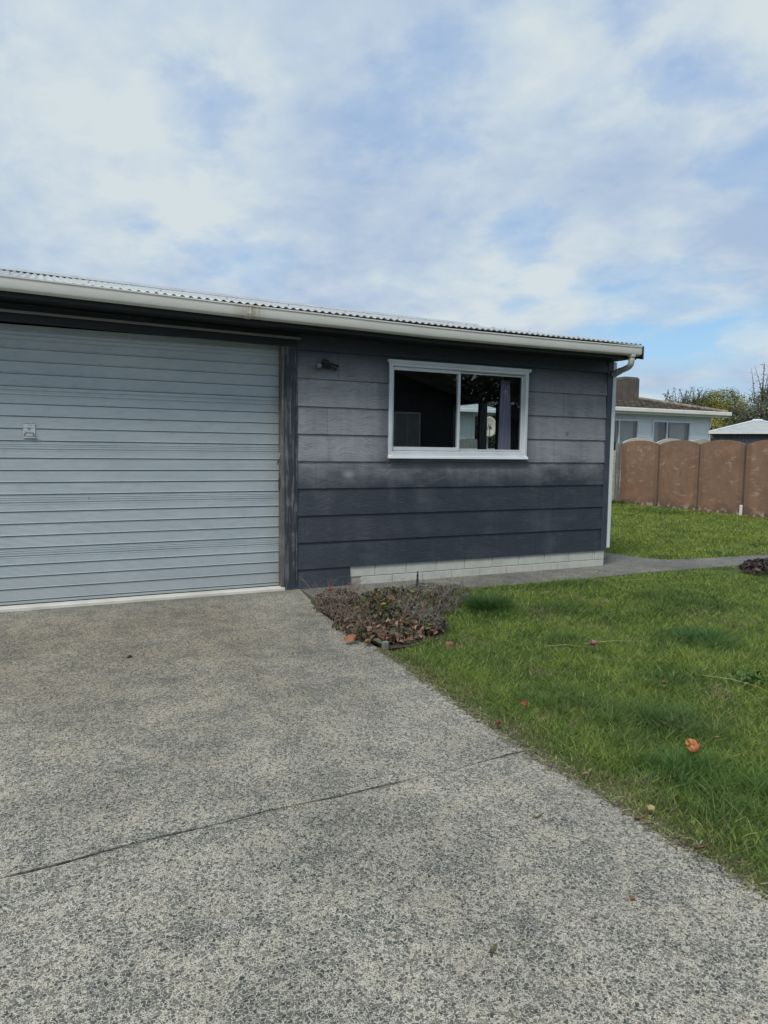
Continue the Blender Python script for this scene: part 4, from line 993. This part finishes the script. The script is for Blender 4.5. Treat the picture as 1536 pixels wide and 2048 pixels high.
def tuft(cx_, cy_, rad, n, h, cols, label, seed, name='grass_tuft', cat='grass tuft', lean=.9, wd=.004):
    r = np.random.RandomState(seed); q = rad*np.sqrt(r.rand(n)); a = r.uniform(0, 6.28, n)
    x = cx_ + q*np.cos(a)*.55; y = cy_ + q*np.sin(a)*.55; col = palette(n, cols, [1]*len(cols), r)
    hh = h*r.uniform(.6, 1.15, n)*(1-.35*q/rad)
    V = blades(x, y, np.full(n, -.03), hh, wd*r.uniform(.6, 1.2, n), a + r.normal(0, .5, n), .15 + lean*.7*q/rad, r.uniform(.1, .6, n), col)
    o = np_mesh(name, V - np.array((cx_, cy_, 0)), BF, col, M['grass']); o.location = (cx_, cy_, 0); return tag(o, label, cat)
G1 = [(.045, .10, .028), (.08, .15, .045), (.035, .08, .03)]
tuft(1.42, -1.60, .26, 3000, .215, [(.06, .13, .035), (.10, .19, .055), (.045, .10, .03)], 'tall dark green grass tuft at the right end of the garden bed', 31)
tuft(2.46, -3.2, .30, 1500, .085, [(.07, .14, .055), (.10, .18, .065)], 'blue-green grass clump in the lawn below the right-hand leaf mound', 32)
tuft(.74, -4.42, .30, 1600, .085, [(.075, .135, .045), (.11, .18, .06)], 'dark grass clump up-left of the curled orange leaves', 33)
tuft(-2.0, -.055, .05, 120, .045, [(.10, .12, .04), (.16, .13, .06)], 'tiny weed sprouting at the roller door sill', 34, 'weed', 'weed', 1.6)
tuft(4.55, .06, .10, 220, .05, G1, 'low green weed at the foot of the downpipe', 35, 'weed', 'weed', 1.6)
tuft(13.0, 8.8, .5, 500, .22, [(.08, .10, .03), (.16, .15, .06)], 'weedy grass at the far left foot of the brown fence', 36, 'weed', 'weed', 1.2, .012)
# broad-leaf weed in the lawn
cen = np.array([(1.78 + .16*math.cos(k*1.3)*(k % 7)/7, -4.15 + .14*math.sin(k*1.3)*(k % 7)/7, .03 + .01*(k % 3)) for k in range(70)])
r9 = np.random.RandomState(9); V = leaves(cen, r9.normal(size=(70, 3))*.35 + (0, 0, 1), r9.uniform(.03, .055, 70), .6, None, seed=9)
wdo = np_mesh('broadleaf_weed', V - np.array((1.78, -4.15, 0)), LF, palette(70, [(.07, .14, .035), (.10, .18, .045)], [1, 1], r9), M['leaf']); wdo.location = (1.78, -4.15, 0)
tag(wdo, 'flat broad-leaved weed in the lawn at the right edge', 'weed')
# long pale straws
for k, (a, b_, lab) in enumerate([((2.15, -1.43), (2.42, -1.36), 'short pale straw on the lawn right of the garden bed'), ((1.30, -3.08), (1.75, -3.22), 'long straw lying right of the pink petal'), ((3.55, -1.15), (4.10, -1.34), 'long pale straw near the path on the lawn'), ((1.50, -4.0), (1.62, -4.35), 'thin bent straw by the right edge of the lawn'), ((.98, -3.02), (1.24, -3.17), 'thin straw lying left of the pink petal')]):
    q = MB(); m_ = Vector(((a[0]+b_[0])/2, (a[1]+b_[1])/2, .062)); q.tube([(a[0], a[1], .045), m_, (b_[0], b_[1], .05)], [.0014, .0016, .0006], 5)
    q.m = 0; tag(q.build('straw', plain('straw', (.42, .40, .22), .7) if k == 0 else bpy.data.materials['straw']), lab, 'straw')

# ------------------------------------------------------------------ garden bed plants
def leaf_plant(name, blob, n, size, cols, wts, label, cat, seed, ratio=.6, hmax=.12, flat=.5, stems=0, twm='twig', parent=None, group=None, fold=.25):
    """blob: list of (x, y, rx, ry, h) mounds"""
    r = np.random.RandomState(seed); C = []
    root = empty(name, (blob[0][0], blob[0][1], 0), label, cat, group)
    wt = np.array([b[2]*b[3] for b in blob]); wt = wt/wt.sum()
    idx = r.choice(len(blob), n, p=wt); B = np.array(blob)[idx]
    q = np.sqrt(r.rand(n)); a = r.uniform(0, 6.28, n); x = B[:, 0] + q*np.cos(a)*B[:, 2]; y = B[:, 1] + q*np.sin(a)*B[:, 3]
    z = B[:, 4]*np.sqrt(1 - .85*q*q)*r.uniform(.25, 1, n)**.6 + .005
    nor = np.stack([np.cos(a)*q, np.sin(a)*q, np.full(n, .9)], 1) + r.normal(size=(n, 3))*flat
    col = palette(n, cols, wts, r)
    V = leaves(np.stack([x, y, z], 1), nor, r.uniform(size[0], size[1], n), ratio, col, fold, seed=seed)
    np_mesh('foliage', V, LF, col, M['leaf'], root)
    if stems:
        s = MB()
        for k in range(stems):
            b = blob[r.randint(len(blob))]; a = r.uniform(0, 6.28); q = r.rand()**.6; x = b[0]+q*math.cos(a)*b[2]; y = b[1]+q*math.sin(a)*b[3]
            h = b[4]*r.uniform(.7, 1.5); lx, ly = r.normal(0, .5, 2)*h
            p0 = Vector((x, y, 0)); p1 = Vector((x+lx*.4, y+ly*.4, h*.55)); p2 = Vector((x+lx, y+ly, h)); s.tube([p0, p1, p2], [.0028, .0022, .001], 4, False)
            for j in range(3):
                f = r.uniform(.3, .9); bp = p0.lerp(p2, f); e_ = bp + Vector((r.normal(0, .25)*h, r.normal(0, .25)*h, h*r.uniform(.12, .4))); s.tube([bp, e_], [.0018, .0008], 3, False)
        s.build('stem', M[twm], root, fix=False)['kind'] = 'stuff'
    return root
BR = [(.11, .072, .058), (.17, .105, .078), (.060, .046, .042), (.11, .12, .055), (.30, .19, .12)]
leaf_plant('bronze_leaf_plant', [(.02, -2.12, .28, .26, .09), (.32, -2.08, .27, .26, .10), (-.12, -1.85, .14, .2, .09), (.1, -2.3, .2, .12, .06)], 900, (.035, .085), BR, [3, 4, 2, 2, 3],
           'low purple-brown leafy plant at the front of the garden bed', 'plant', 41, .46, flat=1.0, stems=60)
leaf_plant('grey_leaf_plant', [(.48, -2.0, .20, .26, .11), (.56, -1.75, .16, .2, .12)], 420, (.04, .08), [(.13, .12, .105), (.08, .075, .07), (.17, .155, .13), (.10, .13, .055)], [4, 3, 2, 1],
           'slate-dark pointed leaves at the right front of the garden bed', 'plant', 42, .32, flat=1.0, stems=90)
leaf_plant('green_ground_cover', [(.30, -1.35, .32, .30, .14), (.62, -1.05, .32, .26, .15), (.85, -1.25, .28, .3, .13), (.55, -1.55, .26, .2, .13)], 1500, (.025, .06),
           [(.065, .085, .032), (.04, .052, .024), (.11, .125, .045), (.13, .085, .055), (.24, .16, .08)], [4, 3, 2, 3, 1.5], 'mottled green and brown ground cover in the middle of the garden bed', 'plant', 43, .5, flat=.9, stems=80)
leaf_plant('dry_twiggy_plant', [(-.02, -1.25, .18, .35, .13), (.15, -.85, .22, .22, .15), (-.02, -1.6, .16, .2, .11)], 1100, (.016, .04), [(.16, .135, .11), (.11, .075, .062), (.20, .12, .10), (.08, .095, .055)], [4, 3, 1, 2],
           'wispy dry reddish-grey plant at the left back of the garden bed', 'plant', 44, .45, stems=120, twm='redtwig')
leaf_plant('lavender_plant', [(1.10, -.95, .28, .24, .15), (1.38, -.98, .22, .22, .12), (1.15, -1.25, .25, .2, .11), (.95, -1.5, .2, .2, .09)], 1700, (.016, .036), [(.14, .125, .11), (.085, .08, .07), (.075, .095, .05), (.19, .16, .14)], [4, 3, 3, 1],
           'faded grey-brown lavender clump at the right back of the garden bed', 'plant', 45, .25, stems=110)
leaf_plant('leggy_sprig', [(.06, -.62, .05, .06, .06), (-.02, -.8, .04, .08, .05)], 90, (.015, .035), [(.045, .06, .03), (.08, .08, .05)], [1, 1], 'thin green sprig trailing onto the path at the left end of the bed', 'plant', 46, .4, stems=14)
leaf_plant('brown_leaf_mound', [(5.95, -1.22, .40, .26, .16), (6.45, -1.25, .40, .34, .20), (6.9, -1.2, .4, .4, .2)], 1300, (.05, .11), [(.075, .055, .05), (.05, .042, .045), (.12, .085, .065), (.035, .03, .03), (.10, .07, .07)], [4, 3, 2, 2, 1],
           'low mound of curled brown-purple leaves by the path at the right edge', 'plant', 47, .5, flat=.9, stems=20)
# flower spike
fs = empty('flower_spike', (1.18, -.60, 0), 'single upright dark purple flower spike at the back of the garden bed', 'flower')
q = MB(); q.tube([(1.18, -.60, 0), (1.175, -.60, .19)], [.004, .002], 5); q.build('stem', M['twig'], fs)
r7 = np.random.RandomState(7); n = 130; zz = r7.uniform(.05, .215, n); a = r7.uniform(0, 6.28, n); rr = .014*(1.15 - (zz-.05)/.18)
V = leaves(np.stack([1.178 + rr*np.cos(a), -.60 + rr*np.sin(a), zz], 1), np.stack([np.cos(a), np.sin(a), np.full(n, .4)], 1), r7.uniform(.012, .02, n), .7, None, seed=7)
np_mesh('petals', V, LF, palette(n, [(.05, .045, .075), (.035, .035, .05), (.08, .075, .10)], [2, 2, 1], r7), M['leaf'], fs)
# red flowers
rfw = empty('red_flower', (.27, -.35, 0), 'tiny red flower at the left back of the garden bed', 'flower')
q = MB(); q.tube([(.25, -.42, 0), (.27, -.36, .06)], .0015, 4); q.build('stem', M['redtwig'], rfw)
V = leaves(np.array([(.27 + .014*math.cos(k), -.36 + .014*math.sin(k), .062 + .003*(k % 2)) for k in range(9)]), np.random.RandomState(2).normal(size=(9, 3))*.4 + (0, -.4, 1), np.full(9, .022), .8, None, seed=2)
np_mesh('petals', V, LF, palette(9, [(.42, .03, .035)], [1], r7), M['leaf'], rfw)

# ------------------------------------------------------------------ fallen leaves and bits
def leaf_obj(x, y, z, L, ratio, colr, label, cat='leaf', name='fallen_leaf', rz=0., tilt=(.2, .1), curl=.25, group=None, cup=.2, spots=None):
    """a single curled leaf as a small grid with veins"""
    nu, nv = 10, 6; v = []; f = []; tone = []
    rr = np.random.RandomState(int(abs(x*1000)+abs(y*77)) % 9999)
    for i in range(nu + 1):
        u = i / nu; wdt = L*ratio*.5*math.sin(math.pi*min(1, u*.93+.05))**.75*(1 + rr.uniform(-.16, .10)*(L > .05))
        for j in range(-nv//2, nv//2 + 1):
            q = j/(nv/2); zz = cup*L*min(1, ratio*1.4)*q*q + curl*L*(u-.5)**2*2 + rr.normal(0, .028)*L + (.012*L if j % 2 else 0)
            v.append((L*(u-.5), wdt*q, zz)); k = 1 + .14*rr.normal() - (.25 if j == 0 else 0); tone.append([c_*max(.4, k) for c_ in colr])
    w_ = nv + 1
    for i in range(nu):
        for j in range(nv): f.append((i*w_+j, (i+1)*w_+j, (i+1)*w_+j+1, i*w_+j+1))
    me = bpy.data.meshes.new(name); me.from_pydata(v, [], f); at = me.attributes.new('tone', 'FLOAT_COLOR', 'POINT')
    at.data.foreach_set('color', [c_ for t_ in tone for c_ in (*t_, 1)]); me.materials.append(M['dry']); me.shade_smooth()
    o = bpy.data.objects.new(name, me); COL.objects.link(o); o.location = (x, y, z); o.rotation_euler = (tilt[0], tilt[1], rz)
    o.modifiers.new('t', 'SOLIDIFY').thickness = .0008
    return tag(o, label, cat, group)
leaf_obj(1.30, -3.19, .060, .085, .75, (.46, .20, .22), 'pink curled petal lying in the middle of the lawn', 'petal', 'fallen_petal', .6, (-.5, .3), .5)
leaf_obj(.455, -4.835, .062, .055, .85, (.52, .22, .095), 'upper small orange leaf of the pair on the lawn', rz=1.2, tilt=(-.6, .3), curl=.5, cup=.5)
leaf_obj(.425, -4.880, .058, .075, .80, (.50, .21, .09), 'larger ribbed orange leaf of the pair on the lawn', rz=.2, tilt=(-.55, -.2), curl=.5, cup=.4)
leaf_obj(.665, -4.80, .058, .030, .8, (.36, .22, .11), 'tiny tan leaf up-right of the orange pair', rz=.6, tilt=(-.4, .3))
leaf_obj(.075, -3.98, .050, .070, .5, (.26, .10, .05), 'rust-brown leaf standing in the grass near the driveway', rz=1.4, tilt=(-1.0, .1), curl=.3)
leaf_obj(1.10, -4.05, .055, .055, .7, (.24, .12, .06), 'faint brown leaf sunk in the lawn above the dark clump', rz=.5, tilt=(-.3, .2))
leaf_obj(-.205, -4.10, .020, .060, .5, (.22, .08, .06), 'dark red leaf on the lawn edge by the driveway', rz=.9, tilt=(-.2, .2))
leaf_obj(-.19, -4.78, .018, .045, .6, (.33, .22, .13), 'pale tan leaf on the driveway edge right of the slab joint', rz=.4, tilt=(-.2, .2))
leaf_obj(-.62, -4.98, .006, .055, .16, (.16, .15, .06), 'olive sliver leaf on the concrete below the slab joint', rz=.2, tilt=(0, .1))
leaf_obj(-1.24, -5.56, .006, .055, .22, (.14, .15, .06), 'greenish sliver leaf at the bottom of the driveway', rz=.55, tilt=(.1, .1))
leaf_obj(-.24, -5.17, .010, .085, .10, (.20, .11, .08), 'long reddish-brown sliver on the driveway edge', rz=.1, tilt=(.1, .05))
leaf_obj(-.155, -5.15, .020, .045, .6, (.42, .34, .18), 'pale yellow leaf at the tip of the reddish sliver', rz=1.3, tilt=(-.4, .1))
leaf_obj(-.19, -5.43, .010, .085, .09, (.17, .10, .07), 'long dark brown sliver near the right edge of the driveway', rz=-.1, tilt=(.05, .05))
leaf_obj(-.15, -5.56, .010, .075, .10, (.22, .13, .09), 'brown sliver on the lawn edge nearest the viewer', rz=-.5, tilt=(.1, .05))
leaf_obj(-.665, -5.55, .006, .026, .7, (.26, .14, .09), 'tiny reddish crumb of leaf on the lower driveway', rz=.5, tilt=(.1, .1))
leaf_obj(-.27, -4.00, .008, .04, .5, (.40, .37, .26), 'pale leaf scrap on the driveway by the upper lawn edge', rz=.3, tilt=(-.1, .1))
leaf_obj(3.84, -.42, .008, .05, .4, (.50, .44, .36), 'pale scrap lying on the path', 'leaf', rz=.1, tilt=(.1, .1))
leaf_obj(-.295, -2.24, .035, .10, .62, (.36, .17, .095), 'big orange-pink dead leaf at the front left corner of the bed', rz=-.5, tilt=(.75, -.35), curl=.3, cup=.25)
leaf_obj(-.20, -2.36, .025, .10, .55, (.36, .20, .09), 'ragged tan dead leaf below the orange one at the bed corner', rz=1.0, tilt=(-.3, .2), curl=.4)
leaf_obj(-.02, -2.36, .030, .10, .6, (.24, .10, .085), 'reddish dead leaf at the front edge of the bed', rz=.8, tilt=(-.6, .1), curl=.3)
leaf_obj(.10, -2.34, .030, .09, .6, (.25, .11, .09), 'reddish dead leaf near the concrete chip at the bed front', rz=1.4, tilt=(-.6, .2), curl=.3)
leaf_obj(.27, -1.66, .135, .07, .75, (.42, .33, .07), 'bright yellow leaf in the middle of the garden bed', rz=.5, tilt=(-.5, .2), curl=.3)
leaf_obj(.02, -1.64, .12, .075, .6, (.34, .27, .06), 'dull yellow leaf left of the bright yellow one in the bed', rz=1.1, tilt=(-.5, .2), curl=.3)
leaf_obj(.75, -1.08, .155, .055, .45, (.20, .25, .05), 'upper lime green leaf at the back of the bed', rz=.8, tilt=(-.5, .5), curl=.3)
leaf_obj(.77, -1.25, .145, .05, .5, (.20, .25, .05), 'lower lime green leaf at the back of the bed', rz=2.2, tilt=(-.5, -.2), curl=.3)
leaf_obj(.45, -1.42, .15, .08, .6, (.15, .10, .075), 'large brown dead leaf in the middle of the bed', rz=-.4, tilt=(.9, .2), curl=.1, cup=.1)
leaf_obj(.42, -2.25, .075, .07, .55, (.22, .20, .06), 'olive yellow leaf at the right front of the bed', rz=.3, tilt=(-.5, .1), curl=.3)
leaf_obj(-.19, -1.93, .05, .09, .12, (.45, .36, .27), 'pale straw-like stalk poking out of the left side of the bed', 'stalk', 'dry_stalk', .0, (0, 0), .1)
q = MB(); q.box((-.125, -2.47, -.03), (-.075, -2.43, .055), .008); o = q.build('edging_chip', M['edging']); tag(o, 'small grey concrete edging chip standing at the bed corner', 'edging')
q = MB(); q.box((.37, -2.59, -.03), (.43, -2.55, .024), .006); o = q.build('brick_piece', M['brick']); tag(o, 'broken orange brick half sunk in grass at the bed front', 'brick')
# little stones on the driveway
k_ = 0
for (x, y, s) in ((-1.9, -1.95, .016),):
    q = MB(); q.tube([(x-.02, y, .001), (x, y+.004, .012), (x+.02, y, .002)], [.006, .012, .005], 8); tag(q.build('dirt_clod', M['soil']), 'small dark clod of dirt on the upper driveway', 'dirt')

# ------------------------------------------------------------------ trees
def tree(name, x, y, h, crown, n, size, cols, wts, label, seed, group=None, shoots=0, trunk=.15, gaps=.35, cat='tree'):
    """crown: list of ellipsoids (dx, dy, z, rx, ry, rz)"""
    r = np.random.RandomState(seed); root = empty(name, (x, y, 0), label, cat, group)
    tr = MB(); top = crown[0]
    tr.tube([(x, y, -.05), (x + .05, y, h*.25), (x + top[0]*.5, y + top[1]*.5, h*.5), (x + top[0], y + top[1], h*.8)], [trunk, trunk*.8, trunk*.55, trunk*.15], 8)
    for (dx, dy, z, rx, ry, rz) in crown:
        for k in range(3):
            a = r.uniform(0, 6.28); e = Vector((x + dx + rx*.7*math.cos(a), y + dy + ry*.7*math.sin(a), z + rz*r.uniform(-.3, .7)))
            s = Vector((x + dx*.3, y + dy*.3, h*r.uniform(.25, .5))); m = s.lerp(e, .5) + Vector((r.normal()*.1, r.normal()*.1, .1*h)); tr.tube([s, m, e], [trunk*.35, trunk*.22, trunk*.06], 5)
    V = []; C = []
    # leaf clumps on the surface and through the volume of every lobe
    wt = np.array([c[3]*c[4]*c[5] for c in crown])**.8; wt /= wt.sum(); nc = max(20, n//55)
    cen = []; nrm = []; cc = []
    for q in range(nc):
        c = crown[r.choice(len(crown), p=wt)]; d_ = r.normal(size=3); d_ /= np.linalg.norm(d_); rad = r.uniform(gaps, 1)**.5*r.uniform(.85, 1.08)
        p = np.array((x + c[0], y + c[1], c[2])) + d_*np.array(c[3:6])*rad; m = int(n/nc); sp_ = size*r.uniform(1.3, 3.2)
        pts = p + r.normal(size=(m, 3))*sp_*np.array((1, 1, .7)); cen.append(pts); nrm.append(np.tile(d_, (m, 1)) + r.normal(size=(m, 3))*.8 + (0, 0, .5))
        base = np.array(cols[r.choice(len(cols), p=np.array(wts)/sum(wts))])*r.uniform(.7, 1.35); cc.append(base[None]*(1 + .2*r.normal(size=(m, 1))).clip(.5, 1.6))
    cen = np.concatenate(cen); nrm = np.concatenate(nrm); cc = np.concatenate(cc)
    if shoots:
        for k in range(shoots):
            c = crown[k % len(crown)]; a = r.uniform(0, 6.28); q = r.rand(); bx, by = x + c[0] + c[3]*q*math.cos(a), y + c[1] + c[4]*q*math.sin(a)
            z0 = c[2] + c[5]*.3; L = c[5]*r.uniform(.9, 2.0); lx, ly = r.normal(0, .18, 2)*L
            tr.tube([(bx, by, z0), (bx + lx*.4, by + ly*.4, z0 + L*.5), (bx + lx, by + ly, z0 + L)], [.03, .02, .008], 4)
            m = 26; f = r.rand(m); pts = np.stack([bx + lx*f, by + ly*f, z0 + L*f], 1) + r.normal(size=(m, 3))*size*.6
            cen = np.concatenate([cen, pts]); nrm = np.concatenate([nrm, r.normal(size=(m, 3)) + (0, 0, .3)]); cc = np.concatenate([cc, palette(m, cols, wts, r)])
    tr.build('trunk', M['bark'], root, smooth=True, fix=False)
    V = leaves(cen, nrm, size*r.uniform(.7, 1.3, len(cen)), .55, cc, seed=seed)
    np_mesh('crown', V, LF, cc, M['leaf'], root); return root
tree('round_tree', 35.7, 24, 5.2, [(.25, 0, 4.3, 1.5, 1.5, 1.15), (-1.0, 0, 3.95, 1.2, 1.3, .95), (1.2, 0, 3.9, 1.0, 1.2, .9), (0, 0, 3.2, 2.2, 1.8, 1.0)], 36000, .085, [(.22, .22, .035), (.12, .14, .03), (.34, .29, .05), (.06, .08, .022)], [4, 3, 3, 2],
     'rounded olive-green tree with golden top above the neighbour roof end', 51, gaps=.62)
tree('tall_shrub', 31.9, 24, 4.8, [(-.5, 0, 4.05, .8, .9, .62), (.4, 0, 4.1, .8, .9, .62), (1.3, 0, 4.3, .8, .9, .66), (2.1, .3, 4.4, .7, .8, .66)], 4200, .09, [(.11, .13, .06), (.17, .18, .08), (.08, .09, .05)], [2, 1, 1],
     'loose shrub with bare upright shoots above the tiled roof', 52, shoots=22, gaps=.1)
tree('grey_green_tree', 29.6, 16.2, 5.0, [(0, 0, 3.75, 1.2, 1.3, .95), (-1.5, .3, 3.1, .9, 1.0, .65), (1.3, 0, 3.9, 1.2, 1.4, 1.1), (-.8, 0, 2.6, 1.3, 1.3, .8), (2.6, 0, 3.4, 1.2, 1.3, 1.2)], 17000, .085, [(.15, .17, .115), (.10, .12, .075), (.22, .23, .16), (.14, .12, .08)], [4, 4, 2, 1],
     'airy grey-green tree at the right edge beyond the shed', 53, shoots=34, gaps=.15)
tree('yellow_hedge', 27.6, 17.4, 3.4, [(0, 0, 2.4, 1.6, 1.0, .95), (1.6, -.3, 2.5, 1.3, 1.0, .9), (-1.6, 0, 2.2, 1.4, 1.0, 1.0)], 8000, .11, [(.30, .27, .06), (.18, .20, .05), (.10, .12, .04), (.36, .22, .06)], [3, 3, 2, 1],
     'yellow-green bush between the pale blue house and the shed', 54, cat='bush', gaps=.3)
tree('dark_evergreen', 12.6, 15.6, 4.2, [(0, 0, 2.4, 1.1, 1.2, 1.9), (1.2, .5, 2.2, 1.0, 1.0, 1.6), (-.6, 1, 2.6, 1.0, 1.0, 1.6)], 6000, .14, [(.018, .03, .012), (.03, .045, .018)], [1, 1], 'dark evergreen glimpsed through the garage window beside the dish', 55)
tree('leafy_tree', 20.5, -21, 8, [(0, 0, 5, 3.2, 3, 2.6), (-3.5, 1, 4.5, 3, 2.6, 2.4), (3, 0, 4.6, 2.8, 2.6, 2.4)], 9000, .28, [(.03, .05, .015), (.05, .07, .02), (.02, .03, .012)], [1, 1, 1], 'big leafy tree reflected in the right pane of the garage window', 56, trunk=.3)

tree('leafy_tree', 10.5, -25, 9, [(0, 0, 5.2, 4.5, 3, 3.2), (-5, 1, 4.6, 4, 2.6, 2.9), (5, 0, 4.6, 4, 2.6, 2.8), (-9, 1, 4.4, 3.5, 2.6, 2.8)], 16000, .34, [(.03, .05, .015), (.05, .07, .02), (.02, .03, .012)], [1, 1, 1], 'broad dark trees standing behind the gabled house in the window reflection', 57, trunk=.35, gaps=.2)
